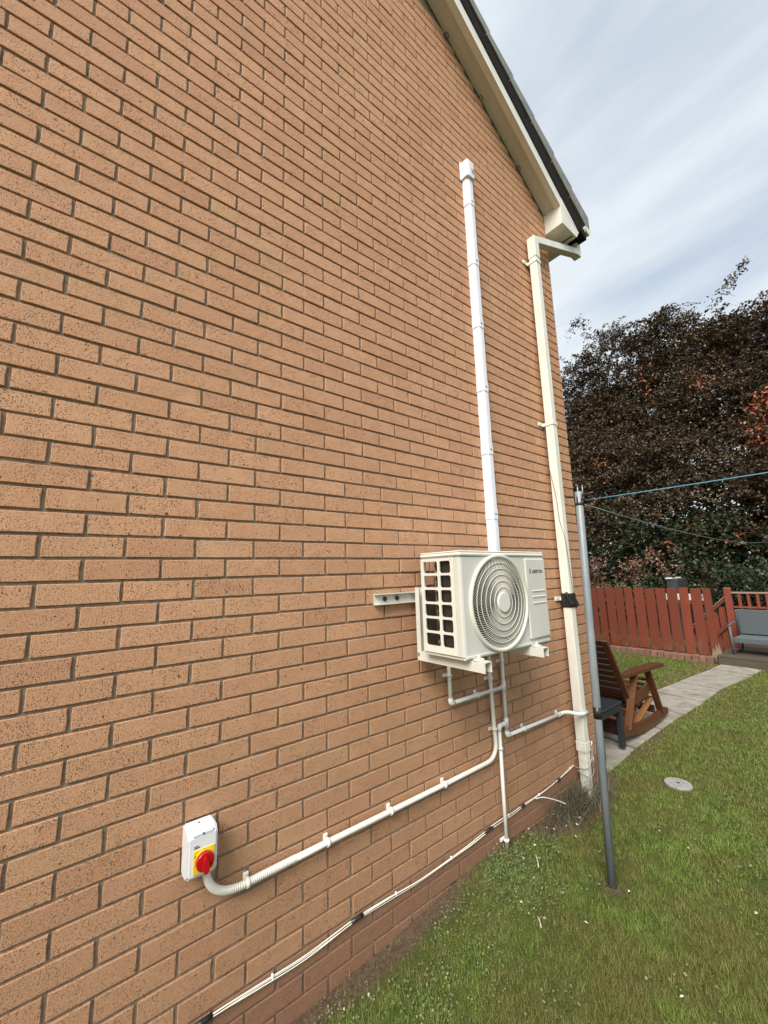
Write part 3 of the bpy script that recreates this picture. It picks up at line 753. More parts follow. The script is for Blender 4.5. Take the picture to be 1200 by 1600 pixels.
# service cover, ridges, lettering
q = MB(); q.box(AX1 + .0005, AX1 + .0125, 1.888, 2.080, 1.262, 1.682, .006); sc_ = part(q, 'service_cover', M_front, ac)
for z_ in (1.508, 1.478, 1.445): q = MB(); q.box(AX1 + .0125, AX1 + .0165, 1.93, 2.062, z_ - .0035, z_ + .0035, .002); o = part(q, 'ridge', M_case, ac)
tx = bpy.data.curves.new('lettering', 'FONT'); tx.body = 'ARISTON'; tx.size = .0245; tx.extrude = .0004; tx.offset = .0007; tx.align_x = 'LEFT'; tx.space_character = 1.0
tx.materials.append(M_ink); to = text_obj(tx); to.parent = ac; to.matrix_parent_inverse = Matrix.Translation(-ac.location)
to.rotation_euler = (PI / 2, 0, PI / 2); to.location = (AX1 + .0131, 1.947, 1.604)
q = MB(); ex, ey = AX1 + .0128, 1.929       # small flame-like emblem
for (a_, b2, c2, d2) in ((-.007, 1.602, -.002, 1.610), (.002, 1.602, .007, 1.610), (-.0045, 1.6105, .0045, 1.6135), (-.006, 1.615, -.0005, 1.624), (.001, 1.615, .006, 1.622)):
    q.box(ex, ex + .0006, ey + a_, ey + c2, b2, d2)
q.prism([(ey - .003, 1.624), (ey + .003, 1.623), (ey + .0005, 1.631)], 0, ex, ex + .0006)
part(q, 'emblem', M_ink, ac)

# ================================================================ wall bracket
br = empty('wall_bracket', (.02, 1.44, 1.2)); tag(br, 'pale steel wall bracket carrying the outdoor unit', 'bracket')
q = MB(); q.box(.001, .005, 1.168, 2.06, 1.472, 1.525); q.box(.005, .030, 1.168, 2.06, 1.521, 1.525); q.box(.005, .030, 1.168, 2.06, 1.472, 1.476)
rl = part(q, 'rail', M_brk, br)
q = MB()
for y_ in (1.235, 1.315):
    q.tube([(.005, y_, 1.4985), (.012, y_, 1.4985)], .0125, 6); q.tube([(.012, y_, 1.4985), (.020, y_, 1.4985)], .006, 8)
part(q, 'wall_bolt', M_rust, br)
for y1 in (1.422, 1.895):
    q = MB(); q.box(.031, .035, y1, y1 + .042, 1.184, 1.545); q.box(.035, .060, y1, y1 + .004, 1.184, 1.545); q.box(.035, .060, y1 + .038, y1 + .042, 1.184, 1.545)
    q.box(.0305, .033, y1 - .0, y1 + .042, 1.5455, 1.549); part(q, 'upright', M_brk, br)
    q = MB(); q.box(.036, .462, y1 - .003, y1 + .000, 1.180, 1.226); q.box(.036, .462, y1 + .0425, y1 + .0455, 1.180, 1.226); q.box(.061, .462, y1 + .0005, y1 + .042, 1.222, 1.226)
    part(q, 'arm', M_brk, br)
    q = MB(); q.tube([(.41, y1 + .021, 1.2265), (.41, y1 + .021, 1.233)], .026, 14); q.tube([(.41, y1 + .021, 1.233), (.41, y1 + .021, 1.241)], .009, 6)
    q.tube([(.16, y1 + .021, 1.2265), (.16, y1 + .021, 1.228)], .018, 10)
    part(q, 'rubber_foot', M_brk, br)
    q = MB(); q.tube([(.045, y1 - .009, 1.212), (.045, y1 - .003, 1.212)], .008, 6); part(q, 'bolt', M_galv, br)

# ================================================================ drain pipes
PX = .026; PR = .0108
dr = empty('condensate_drain', (PX, 2.13, .6)); tag(dr, 'white plastic condensate pipe running below the unit to the downpipe', 'drain pipe')
def pclip(root, p, axis, r=.0108, mat=None):
    """saddle clip; axis = direction the pipe runs"""
    q = MB(); x, y, z = p
    if axis == 'z':
        q.tube([(x, y, z - .006), (x, y, z + .006)], r + .0045, 12); q.box(.001, .010, y - .030, y + .016, z - .009, z + .009, .002)
    else:
        q.tube([(x, y - .006, z), (x, y + .006, z)], r + .0045, 12); q.box(.001, .010, y - .010, y + .010, z - .014, z + .024, .002); q.tube([(.010, y, z + .019), (.013, y, z + .019)], .003, 6)
    return part(q, 'clip', mat or M_pipe, root)
q = MB(); q.tube([(PX, 1.656, 1.20), (PX, 1.656, .92)], PR, 12); part(q, 'pipe', M_pipe, dr)
q = MB(); q.tube([(PX, 1.675, .917), (PX, 2.11, .914)], PR, 12); part(q, 'pipe', M_pipe, dr)
q = MB(); q.tube([(PX, 2.135, 1.22), (PX, 2.135, .655)], PR, 12); part(q, 'pipe', M_pipe, dr)
q = MB(); q.tube([(PX, 2.15, .633), (PX, 2.775, .616)], PR, 12); part(q, 'pipe', M_pipe, dr)
q = MB(); q.tube([(PX, 2.062, .69), (PX, 2.058, .03)], PR, 12); part(q, 'pipe', M_pipe, dr)
def elbow(root, c, d1, d2, L_=.026, r=.0142):
    c = Vector(c); q = MB(); a = c + Vector(d1) * L_; b = c + Vector(d2) * L_
    q.tube([a] + arc(c + Vector(d1) * .012, c, c + Vector(d2) * .012, 5) + [b], r, 12); return part(q, 'elbow', M_pipe, root)
elbow(dr, (PX, 1.656, .918), (0, 0, 1), (0, 1, 0)); elbow(dr, (PX, 2.135, .634), (0, 0, 1), (0, 1, 0))
elbow(dr, (PX, 2.062, .705), (0, 0, -1), (0, 1, 0))
q = MB(); q.tube([(PX, 2.135, .885), (PX, 2.135, .945)], .0142, 12); q.tube([(PX, 2.135, .914), (PX, 2.108, .914)], .0142, 12); part(q, 'tee', M_pipe, dr)
q = MB(); q.tube([(PX, 2.135, .680), (PX, 2.135, .735)], .0142, 12); q.tube([(PX, 2.135, .706), (PX, 2.08, .705)], .0135, 12); part(q, 'tee', M_pipe, dr)
q = MB(); q.tube([(PX, 2.762, .617)] + arc((PX, 2.79, .616), (PX, 2.82, .616), (.05, 2.85, .612), 5) + arc((.08, 2.87, .606), (.10, 2.89, .602), (.106, 2.925, .600), 5) + [(.108, 2.985, .598)], .0132, 12); part(q, 'elbow', M_pipe, dr)
for p_, ax_ in (((PX, 1.656, 1.062), 'z'), ((PX, 1.885, .9155), 'y'), ((PX, 2.135, 1.066), 'z'), ((PX, 2.32, .6285), 'y'), ((PX, 2.74, .617), 'y'), ((PX, 2.061, .58), 'z'), ((PX, 2.058, .095), 'z')): pclip(dr, p_, ax_)

# ================================================================ power conduit
cd = empty('power_conduit', (PX, 1.2, .54)); tag(cd, 'cream flexible conduit curving from the unit down to the isolator switch', 'conduit')
q = MB(); path = [(.05, 2.008, 1.22), (.03, 2.008, 1.15), (PX, 2.008, 1.05), (PX, 2.010, .9), (PX, 2.016, .72), (PX, 2.020, .66)] + arc((PX, 2.022, .63), (PX, 2.022, .541), (PX, 1.925, .540), 9) + [(PX, 1.6, .539), (PX, 1.2, .541), (PX, .9, .543), (PX, .74, .543)]
q.tube(path, .0118, 12); part(q, 'smooth_length', M_cream, cd)
q = MB(); raw = [Vector((PX, y_, .543)) for y_ in np.linspace(.74, .56, 24)] + arc((PX, .56, .543), (PX, .415, .535), (.036, .403, .66), 30)[1:]
pts = []; rad = []
tot = 0
for k in range(len(raw) - 1):
    a_, b2 = raw[k], raw[k + 1]
    for s_, r_ in ((0, .0134), (.45, .0134), (.5, .0106), (.95, .0106)): pts.append(a_.lerp(b2, s_)); rad.append(r_)
pts.append(raw[-1]); rad.append(.012)
q.tube(pts, .012, 12, radii=rad); part(q, 'corrugated_length', M_cream, cd)
for p_, ax_ in (((PX, 2.010, .985), 'z'), ((PX, 2.017, .70), 'z'), ((PX, 1.58, .539), 'y'), ((PX, 1.22, .541), 'y'), ((PX, .884, .543), 'y'), ((PX, .553, .543), 'y')): pclip(cd, p_, ax_, .0123, M_cream)

# ================================================================ isolator switch
sw = empty('isolator_switch', (.03, .39, .72)); tag(sw, 'white isolator switch box with red rotary knob on yellow plate', 'switch')
SY0, SY1, SZ0, SZ1, SD = .335, .428, .652, .800, .078
q = MB()
q.prism([(.002, SZ0), (.030, SZ0 - .002), (SD - .014, SZ0 + .004), (SD, SZ0 + .018), (SD, SZ1 - .018), (SD - .016, SZ1 - .002), (.030, SZ1), (.002, SZ1)], 1, SY0 + .006, SY1 - .006)
q.prism([(.002, SZ0 + .006), (.030, SZ0 + .004), (SD - .016, SZ0 + .010), (SD - .004, SZ0 + .022), (SD - .004, SZ1 - .022), (SD - .018, SZ1 - .006), (.030, SZ1 - .004), (.002, SZ1 - .004)], 1, SY0, SY1)
part(q, 'housing', M_switch, sw)
q = MB(); q.box(SD - .020, SD + .0015, SY0 + .012, SY1 - .012, SZ1 - .017, SZ1 - .004, .004); q.box(.010, .02, SY0 + .03, SY1 - .03, SZ0 - .008, SZ0); part(q, 'screw_recess', M_switch, sw)
q = MB(); q.tube([(SD - .006, .382, SZ1 - .011), (SD + .0025, .382, SZ1 - .010)], .0035, 8); q.tube([(.026, .380, SZ1 - .002), (.026, .380, SZ1 + .0015)], .0035, 8); part(q, 'screw', M_ink, sw)
q = MB(); q.box(SD + .0005, SD + .0035, .352, .418, .676, .742 + .004, .001); q.tube([(SD + .0035, .386, .711), (SD + .007, .386, .711)], .031, 28); part(q, 'yellow_plate', M_yellow, sw)
q = MB(); q.tube([(SD + .007, .386, .711), (SD + .018, .386, .711), (SD + .021, .386, .711)], .028, 32, radii=[.0285, .0285, .0265])
q.prism([(.379, .722), (.386, .731), (.393, .722), (.396, .692), (.391, .682), (.381, .682), (.376, .692)], 0, SD + .018, SD + .034)
part(q, 'rotary_knob', M_red, sw)
q = MB()
for (y_, z_, w_) in ((.3555, .716, .0022), (.3555, .7095, .0022), (.3555, .7025, .0022)): q.box(SD + .0036, SD + .004, y_, y_ + w_, z_, z_ + .004)
q.box(SD + .0036, SD + .004, .382, .389, .7432, .7446); part(q, 'dial_marks', M_ink, sw)
def text(body, size, loc, root, mat):
    c = bpy.data.curves.new('lettering', 'FONT'); c.body = body; c.size = size; c.extrude = .0002; c.materials.append(mat)
    o = text_obj(c); o.parent = root; o.matrix_parent_inverse = Matrix.Translation(-root.location)
    o.rotation_euler = (PI / 2, 0, PI / 2); o.location = loc; return o
text('OFF', .008, (SD + .0043, .3535, .7265), sw, M_ink); text('ON', .006, (SD + .0043, .381, .7365), sw, M_ink)
q = MB(); q.box(SD + .0004, SD + .0009, .354, .372, .7505, .7535); q.box(SD + .0004, SD + .0009, .354, .368, .7555, .758); part(q, 'print_line', M_ink, sw)
q = MB(); q.tube([(.034, .403, .668), (.034, .403, .648)], .0145, 12); part(q, 'cable_gland', M_cream, sw)

# ================================================================ low cables along the foot of the wall
cb = empty('telephone_cable', (.01, 1.5, .18)); tag(cb, 'pair of thin white cables clipped low along the brick wall', 'cable')
base = [(-.4, .18), (.0, .186), (.415, .190), (.6, .185), (.8, .178), (1.02, .190), (1.2, .184), (1.41, .170), (1.69, .176), (1.80, .182), (2.0, .197), (2.15, .193), (2.284, .197), (2.5, .196), (2.667, .206), (2.8, .222), (2.91, .238)]
q = MB(); q.tube(smoothline([(.006, y_, z_) for y_, z_ in base], 5), .0026, 6)
q.tube(smoothline([(.006, y_, z_ - .0085 - .004 * math.sin(7 * y_)) for y_, z_ in base[:11]], 5), .0020, 6)
q.tube(smoothline([(.010, y_, z_ - .004 + .006 * math.sin(5 * y_ + 1)) for y_, z_ in base], 5), .0018, 6)
part(q, 'cable', M_cream, cb)
for a_, b2 in ((1.035, .03), (.42, .03), (2.265, .02), (1.93, .035), (2.70, .02)): z_ = float(np.interp(a_, [p[0] for p in base], [p[1] for p in base])); q = MB(); q.tube([(.0065, a_ - b2, z_ - .004), (.0065, a_ + b2, z_ - .003)], .0082, 8); part(q, 'tape_joint', M_tape, cb)
q = MB()
for y_ in (.66, 1.25, 1.62, 2.12, 2.45, 2.86):
    q = MB(); z_ = float(np.interp(y_, [p[0] for p in base], [p[1] for p in base])); q.box(.001, .012, y_ - .004, y_ + .004, z_ - .008, z_ + .008, .002); part(q, 'cable_clip', M_pipe, cb)
q = MB(); q.tube(smoothline([(.012, 2.40, .190), (.03, 2.46, .185), (.06, 2.55, .150), (.09, 2.62, .115)]), .003, 6); tag(q.build('loose_cable_end', M_cream), 'loose pale cable end drooping beside the weeds by the downpipe', 'cable')
q = MB(); q.tube(smoothline([(.006, 1.735, .18), (.02, 1.72, .12), (.05, 1.70, .06), (.11, 1.73, .025), (.16, 1.75, .012)]), .0013, 5); tag(q.build('bare_wire', M_copper), 'thin bare wire dangling from the low cables to the soil', 'wire')

# ================================================================ clothes pole and lines
po = empty('clothes_pole', (.495, 2.284, 0)); tag(po, 'grey metal clothes pole standing in the lawn with black tape', 'clothes pole')
PB, PT = Vector((.495, 2.284, -.05)), Vector((.540, 2.284, 2.066))
def onp(z): return PB.lerp(PT, (z - PB.z) / (PT.z - PB.z))
PRAD = .0205
q = MB(); q.tube([PB, onp(1.0), PT - (PT - PB).normalized() * .004, PT], PRAD, 24, radii=[PRAD, PRAD, PRAD, PRAD - .004]); part(q, 'tube', M_pole, po)
q = MB(); q.tube([onp(.815), onp(.875)], PRAD + .0012, 24); part(q, 'tape_band', M_tape, po)
q = MB(); c_ = onp(2.035); q.tube([c_ + Vector((-.075, 0, .012)), c_ + Vector((-.02, 0, .002))], .007, 8); q.tube([c_ + Vector((.02, 0, .008)), c_ + Vector((.085, 0, .012))], .006, 8)
q.tube([c_ + Vector((.0, -.022, -.03)), c_ + Vector((.0, -.022, .0))], .004, 6)
part(q, 'cross_bar', M_rust, po)
q = MB()
for dx_ in (-.012, .016): q.tube([c_ + Vector((dx_, .02, .0)), c_ + Vector((dx_, .022, .07))], .003, 6)
part(q, 'prong', M_galv, po)
q = MB(); q.tube([onp(1.985), onp(2.0)], PRAD + .003, 20); q.tube([c_ + Vector((.02, -.01, -.02)), c_ + Vector((.035, -.012, -.03)), c_ + Vector((.028, -.01, .0))], .007, 8); part(q, 'knot', M_black, po)
def sag(a, b, s, n=24): a, b = Vector(a), Vector(b); return [a.lerp(b, t) - Vector((0, 0, 4 * s * t * (1 - t))) for t in [k / n for k in range(n + 1)]]
q = MB(); q.tube(sag((.575, 2.28, 2.008), (5.6, 2.32, 2.20), 0.07), .0026, 6); tag(q.build('washing_line', M_cord_b), 'blue washing line stretched rightward from the clothes pole', 'washing line')
q = MB(); q.tube(sag((.57, 2.285, 1.985), (.30, 10.6, 2.05), .12), .0030, 6); tag(q.build('washing_line', M_cord_g), 'dull grey washing line running away from the pole towards the decking', 'washing line')

# ================================================================ paving
pv = empty('garden_path', (-.25, 6, 0)); tag(pv, 'path of pale concrete slabs between the lawn pieces', 'path', kind='structure')
def slab(poly, z=.014):
    q = MB(); R = random.uniform(-.004, .004)
    cx = sum(p[0] for p in poly) / 4; cy = sum(p[1] for p in poly) / 4
    ins = [(cx + (p[0] - cx) * .975, cy + (p[1] - cy) * .985) for p in poly]
    vs = [(p[0], p[1], -.03) for p in poly] + [(p[0], p[1], z + R - .006) for p in poly] + [(p[0], p[1], z + R + .003 * (p[0] - cx)) for p in ins]
    fs = [(0, 1, 5, 4), (1, 2, 6, 5), (2, 3, 7, 6), (3, 0, 4, 7), (4, 5, 9, 8), (5, 6, 10, 9), (6, 7, 11, 10), (7, 4, 8, 11), (8, 9, 10, 11)]
    q.add(vs, fs); return part(q, 'slab', M_slab, pv)
yj = [3.50, 4.16, 4.82, 5.45, 6.10, 6.82, 7.53, 7.98, 8.47]
def xr(y): return float(np.interp(y, [3.5, 4.2, 4.8, 5.9, 6.8, 7.7, 8.5], [-.02, -.045, -.05, -.01, .0, .11, .16]))
def xl(y): return float(np.interp(y, [3.5, 6.2, 7.0, 7.8, 8.5], [-.60, -.54, -.46, -.39, -.34]))
for a_, b2 in zip(yj[:-1], yj[1:]):
    sk = -.05
    slab([(xl(a_), a_ + .022 - sk), (xr(a_) + random.uniform(-.012, .012), a_ + .022 + sk), (xr(b2) + random.uniform(-.012, .012), b2 - .022 + sk), (xl(b2), b2 - .022 - sk)][::1])
for ci in range(3):
    x1 = -.615 - .62 * ci
    for a_, b2 in ((3.50, 4.16), (4.16, 4.82)): slab([(x1 - .60, a_ + .006), (x1, a_ + .006), (x1, b2 - .006), (x1 - .60, b2 - .006)])
q = MB(); nn = 28; cx_, cy_ = .396, 3.676
for k in range(nn):
    pass
q.tube([(cx_, cy_, -.02), (cx_, cy_, .012), (cx_, cy_, .015)], .083, 28, radii=[.088, .088, .084], smooth=False); q.box(cx_ - .012, cx_ + .012, cy_ - .004, cy_ + .004, .0151, .017, mi=1)
q.tube([(cx_, cy_ , .0151), (cx_, cy_, .0165)], .012, 10, mi=1)
tag(q.build('drain_cover', [M_cover, M_ink]), 'small round grey drain cover set in the lawn', 'drain cover')

# ================================================================ rocking chair
ch = empty('rocking_chair', (-.42, 4.6, 0)); tag(ch, 'brown varnished wooden rocking chair standing on the slabs by the wall corner', 'rocking chair')
def runz(y): return .030 + .075 * ((y - 4.72) / .68) ** 2
XR, XLf = -.115, -.715
for xs_ in (XR, XLf):
    q = MB(); ys_ = np.linspace(4.04, 5.17, 14)
    poly = [(y_, runz(y_)) for y_ in ys_] + [(y_, runz(y_) + (.085 if 4.1 < y_ < 5.1 else .055)) for y_ in ys_[::-1]]
    # split in quads so the curved board stays convex per face
    for k in range(13):
        y0, y1 = ys_[k], ys_[k + 1]; t0 = .088 if 0 < k else .05; t1 = .088 if k < 12 else .05
        q.prism([(y0, runz(y0)), (y1, runz(y1)), (y1, runz(y1) + t1), (y0, runz(y0) + t0)], 0, xs_ - .018, xs_ + .018)
    part(q, 'runner', M_rock, ch)
    q = MB(); q.beam((xs_, 5.01, .09), (xs_, 4.775, .565), .03, .062, c=.004, up=(1, 0, 0)); part(q, 'front_leg', M_rock, ch)
    q = MB(); q.beam((xs_, 4.16, .13), (xs_, 4.44, .575), .03, .062, c=.004, up=(1, 0, 0)); part(q, 'rear_leg', M_rockl, ch)
    xi = xs_ - .035 if xs_ == XR else xs_ + .035
    q = MB(); q.beam((xi, 3.955, .95), (xi, 4.36, .30), .028, .058, c=.004, up=(1, 0, 0)); part(q, 'back_stile', M_rock, ch)
    q = MB(); pts = [(4.17, .617), (4.4, .614), (4.65, .606), (4.9, .596), (5.08, .585), (5.14, .578)]
    wds = [.032, .05, .058, .062, .060, .038]
    vs = []; fs = []
    for (y_, z_), w_ in zip(pts, wds): vs += [(xs_ - w_, y_, z_), (xs_ + w_, y_, z_), (xs_ + w_, y_, z_ - .028), (xs_ - w_, y_, z_ - .028)]
    for k in range(len(pts) - 1):
        for j_ in range(4): a_ = k * 4; fs.append((a_ + j_, a_ + (j_ + 1) % 4, a_ + 4 + (j_ + 1) % 4, a_ + 4 + j_)[::-1])
    fs += [(0, 1, 2, 3), tuple(len(vs) - 4 + j_ for j_ in range(4))[::-1]]
    q.add(vs, fs); part(q, 'armrest', M_rock, ch)
    q = MB(); pl = [(4.30, .34), (4.5, .325), (4.72, .345), (4.9, .40)]
    for k in range(3): q.beam((xi, *pl[k]), (xi, *pl[k + 1]), .026, .085, c=.003, up=(1, 0, 0)) if False else q.prism([(pl[k][0], pl[k][1] - .045), (pl[k + 1][0], pl[k + 1][1] - .045), (pl[k + 1][0], pl[k + 1][1] + .045), (pl[k][0], pl[k][1] + .045)], 0, xi - .013, xi + .013)
    part(q, 'seat_rail', M_rockl, ch)
    q = MB(); q.beam((xi - .02 * (1 if xs_ == XR else -1), 4.36, .06), (xi - .02 * (1 if xs_ == XR else -1), 4.95, .255), .022, .055, c=.003, up=(1, 0, 0)); part(q, 'diagonal_brace', M_brace, ch)
xa, xb_ = XLf + .05, XR - .05
dv = Vector((0, .405, -.65)).normalized(); nrm = Vector((0, .65, .405)).normalized()
for k in range(9):
    c0 = Vector((0, 3.955, .95)) + dv * (.035 + k * .072); q = MB(); a_ = Vector((xa + .0, c0.y, c0.z)); b2 = Vector((xb_, c0.y, c0.z))
    q.beam(a_, b2, .016, .060, up=tuple(-dv), c=.003); part(q, 'back_slat', M_rockd, ch)
for k in range(7):
    y_ = 4.36 + k * .088; z_ = .375 + .9 * max(0, y_ - 4.62) ** 2 + .12 * max(0, 4.5 - y_)
    q = MB(); q.beam((xa, y_, z_), (xb_, y_, z_), .070, .018, c=.003); part(q, 'seat_slat', M_rock, ch)
for k, (y_, z_, uy) in enumerate(((4.40, .075, -1.6), (4.43, .13, -1.4), (4.47, .183, -1.0), (4.535, .225, -.5), (4.61, .248, -.15), (4.69, .262, 0), (4.77, .268, 0), (4.85, .266, .1), (4.93, .258, .2))):
    q = MB(); q.beam((xa, y_, z_), (xb_ + .005, y_, z_), .056, .018, c=.003, up=(0, uy, 1)); part(q, 'lower_slat', M_rockl, ch)
for (y_, z_) in ((4.08, .12), (4.08, .19), (4.12, .27)): q = MB(); q.beam((xa, y_, z_), (xb_, y_, z_), .018, .062, c=.003); part(q, 'rear_board', M_rockd, ch)
q = MB(); q.beam((xa, 4.985, .125), (xb_, 4.985, .125), .02, .075, c=.003); part(q, 'front_board', M_rockd, ch)
for (y_, z_) in ((4.865, .385), (4.345, .43), (4.29, .32)): q = MB(); q.tube([(XR + .013, y_, z_), (XR + .020, y_, z_)], .008, 8); part(q, 'bolt_cap', M_galv, ch)

# ================================================================ small table
tb = empty('resin_table', (-.29, 3.79, 0)); tag(tb, 'dark grey resin side table behind the clothes pole', 'table')
tx0, tx1, ty0, ty1 = -.54, -.075, 3.555, 4.015
q = MB(); q.box(tx0, tx1, ty0, ty1, .40, .425, .008)
for k in range(4): q.box(tx0 + .02 + .11 * k, tx0 + .115 + .11 * k, ty0 + .02, ty1 - .02, .4252, .429, .002)
part(q, 'table_top', M_table, tb)
q = MB(); q.box(tx0 + .012, tx1 - .006, ty0 + .006, ty0 + .024, .345, .3995, .003); q.box(tx0 + .012, tx1 - .006, ty1 - .024, ty1 - .006, .345, .3995, .003)
q.box(tx0 + .012, tx0 + .03, ty0 + .025, ty1 - .025, .345, .3995, .003); q.box(tx1 - .024, tx1 - .006, ty0 + .025, ty1 - .025, .345, .3995, .003); part(q, 'apron', M_table, tb)
for x_ in (tx0 + .012, tx1 - .053):
    for y_ in (ty0 + .006, ty1 - .051):
        q = MB(); q.box(x_ + .001, x_ + .046, y_ + .001, y_ + .044, .03, .399, .004); part(q, 'leg', M_table, tb)

# ================================================================ fence
fn = empty('board_fence', (-.43, 8.65, 0)); tag(fn, 'red stained vertical board fence standing on a row of bricks', 'fence')
bx = [-2.383, -2.25, -2.092, -1.918, -1.74, -1.567, -1.379, -1.198, -1.023, -.835, -.665, -.483]
left = [-2.383 - .172 * k for k in range(1, 20)]
allb = sorted(left) + bx + [-.345]
for k, x_ in enumerate(allb[:-1]):
    wd = allb[k + 1] - x_ - random.uniform(.018, .036); top = 1.225 + random.uniform(-.01, .012); ln_ = random.uniform(-.006, .006)
    q = MB(); q.box(x_, x_ + wd, 8.640 + random.uniform(-.003, .003), 8.660, .115 + random.uniform(-.01, .01), top, .003)
    for i_ in range(len(q.v)):
        v = q.v[i_]; q.v[i_] = (v[0] + ln_ * (v[2] - .6), v[1], v[2])
    part(q, 'board', M_fence, fn)
for z_ in (.36, .98): q = MB(); q.box(-5.7, -.38, 8.664, 8.70, z_ - .035, z_ + .035, .003); part(q, 'rail', M_fence, fn)
for x_ in (-5.6, -3.9, -2.2): q = MB(); q.box(x_, x_ + .07, 8.702, 8.77, -.02, 1.15, .003); part(q, 'post', M_fence, fn)
q = MB(); q.prism([(-.50, -.02), (-.345, -.02), (-.350, .20), (-.372, .34), (-.385, .22), (-.41, .30), (-.425, .17), (-.455, .24), (-.475, .13)], 1, 8.622, 8.636); part(q, 'post_foot', M_stump, fn)['label'] = 'bleached split timber foot'
ed = empty('brick_edging', (-2.2, 8.56, 0)); tag(ed, 'low row of bricks on edge under the red fence', 'edging')
x_ = -.445
while x_ > -5.6:
    wd = .096 + random.uniform(-.003, .003); q = MB(); q.box(x_ - wd, x_, 8.52 + random.uniform(-.006, .006), 8.72, -.03, .098 + random.uniform(-.006, .006), .006); part(q, 'brick', M_edge, ed); x_ -= .1035

# ================================================================ deck, balustrade, stair rail
dk = empty('timber_deck', (1, 9.6, 0)); tag(dk, 'weathered brown timber deck at the end of the path', 'deck', kind='structure')
for k in range(19):
    y_ = 8.46 + k * .146; q = MB(); q.box(-.375 + random.uniform(-.004, .004), 4.2, y_, y_ + .138, .125, .152 + random.uniform(-.002, .002), .003); part(q, 'deck_board', M_deck, dk)
q = MB(); q.box(-.365, 4.2, 8.440, 8.458, .0, .124, .003); part(q, 'fascia_board', M_deck, dk)
q = MB(); q.box(-.385, -.377, 8.46, 11.2, .0, .124); part(q, 'fascia_board', M_deck, dk)
bl = empty('balustrade', (-.32, 9.5, .15)); tag(bl, 'red timber balustrade with square post and thin balusters on the deck', 'balustrade')
q = MB(); q.box(-.375, -.275, 9.46, 9.56, .153, 1.19, .006); part(q, 'post', M_fencew, bl)
q = MB(); q.box(-.374, -.276, 9.461, 9.559, 1.1905, 1.198, .002); part(q, 'post_top', M_stump, bl)
q = MB(); q.box(-.274, 3.6, 9.475, 9.55, 1.095, 1.125, .004); part(q, 'top_rail', M_rail, bl)
q = MB(); q.box(-.274, 3.6, 9.495, 9.53, .84, .875, .003); part(q, 'mid_rail', M_fencew, bl)
for k in range(22):
    x_ = -.19 + .123 * k
    q = MB(); q.box(x_, x_ + .042, 9.485, 9.494, .84, 1.094, .002); q.box(x_ + .0, x_ + .042, 9.4945, 9.52, .876, 1.094, .002); part(q, 'baluster', M_fencew, bl)
sr = empty('stair_rail', (-.6, 9.5, 0)); tag(sr, 'sloping red handrail and boards descending beyond the red fence', 'handrail')
for (z_, h_) in ((1.0, .05), (.55, .06)):
    q = MB(); q.beam((-.376, 9.5, z_), (-1.05, 9.5, z_ - .68), .035, h_, c=.003); part(q, 'rail', M_fence, sr)
q = MB(); q.beam((-.376, 9.49, 1.036), (-.98, 9.49, .425), .07, .016, c=.003); part(q, 'rail_cap', M_rail, sr)
for x_ in (-.40, -.52, -.66, -.80): t_ = .93 + (x_ + .376); q = MB(); q.box(x_ - .1, x_, 9.522, 9.54, .0, t_ - .06, .002); part(q, 'board', M_fence, sr)

# ================================================================ grey bench on the deck
bn = empty('grey_bench', (.45, 8.95, .152)); tag(bn, 'grey metal garden bench with solid back on the deck', 'bench')
for x_ in (-.20, 1.12):
    q = MB(); q.tube([(x_, 9.27, .172), (x_, 8.70, .172), (x_ - .012, 8.72, .60)], .016, 8); part(q, 'leg_frame', M_bench, bn)
    q = MB(); q.tube(arc((x_ - .012, 8.70, .615), (x_, 8.85, .655), (x_, 9.14, .63), 6), .017, 8); part(q, 'armrest', M_bench, bn)
    q = MB(); q.tube([(x_ + .02, 9.24, .172), (x_ + .02, 9.16, .84)], .016, 8); part(q, 'back_upright', M_bench, bn)
q = MB(); q.box(-.165, 1.10, 8.72, 9.14, .405, .428, .008); part(q, 'seat', M_mesh, bn)
q = MB(); q.box(-.175, 1.11, 8.700, 8.722, .34, .428, .006); part(q, 'seat_rail', M_bench, bn)
q = MB(); q.beam((.467, 9.175, .44), (.467, 9.125, .85), 1.26, .018, up=(0, 1, 0), c=.004); part(q, 'backrest', M_mesh, bn)

# ================================================================ beyond the fence
sh = empty('grey_shed', (-1.1, 11.4, 0)); tag(sh, 'small dark grey shed with pale roof edge glimpsed behind the red fence', 'shed')
q = MB(); q.box(-1.80, -1.58, 11.3, 12.1, 0, 1.31, .01); part(q, 'wall', M_shed, sh)
q = MB(); q.box(-1.82, -1.68, 11.27, 12.14, 1.311, 1.35, .01); part(q, 'roof', M_paint_w, sh)
wr = empty('white_rail_fence', (-2, 10.9, 0)); tag(wr, 'off white rail fence seen through gaps between the red boards', 'fence')
for z_ in (.93,): q = MB(); q.box(-1.75, -.95, 10.9, 10.93, z_ - .09, z_ + .07, .004); part(q, 'rail', M_paint_w, wr)
for x_ in (-1.7,): q = MB(); q.box(x_, x_ + .08, 10.931, 11.0, 0, .98, .004); part(q, 'post', M_paint_w, wr)

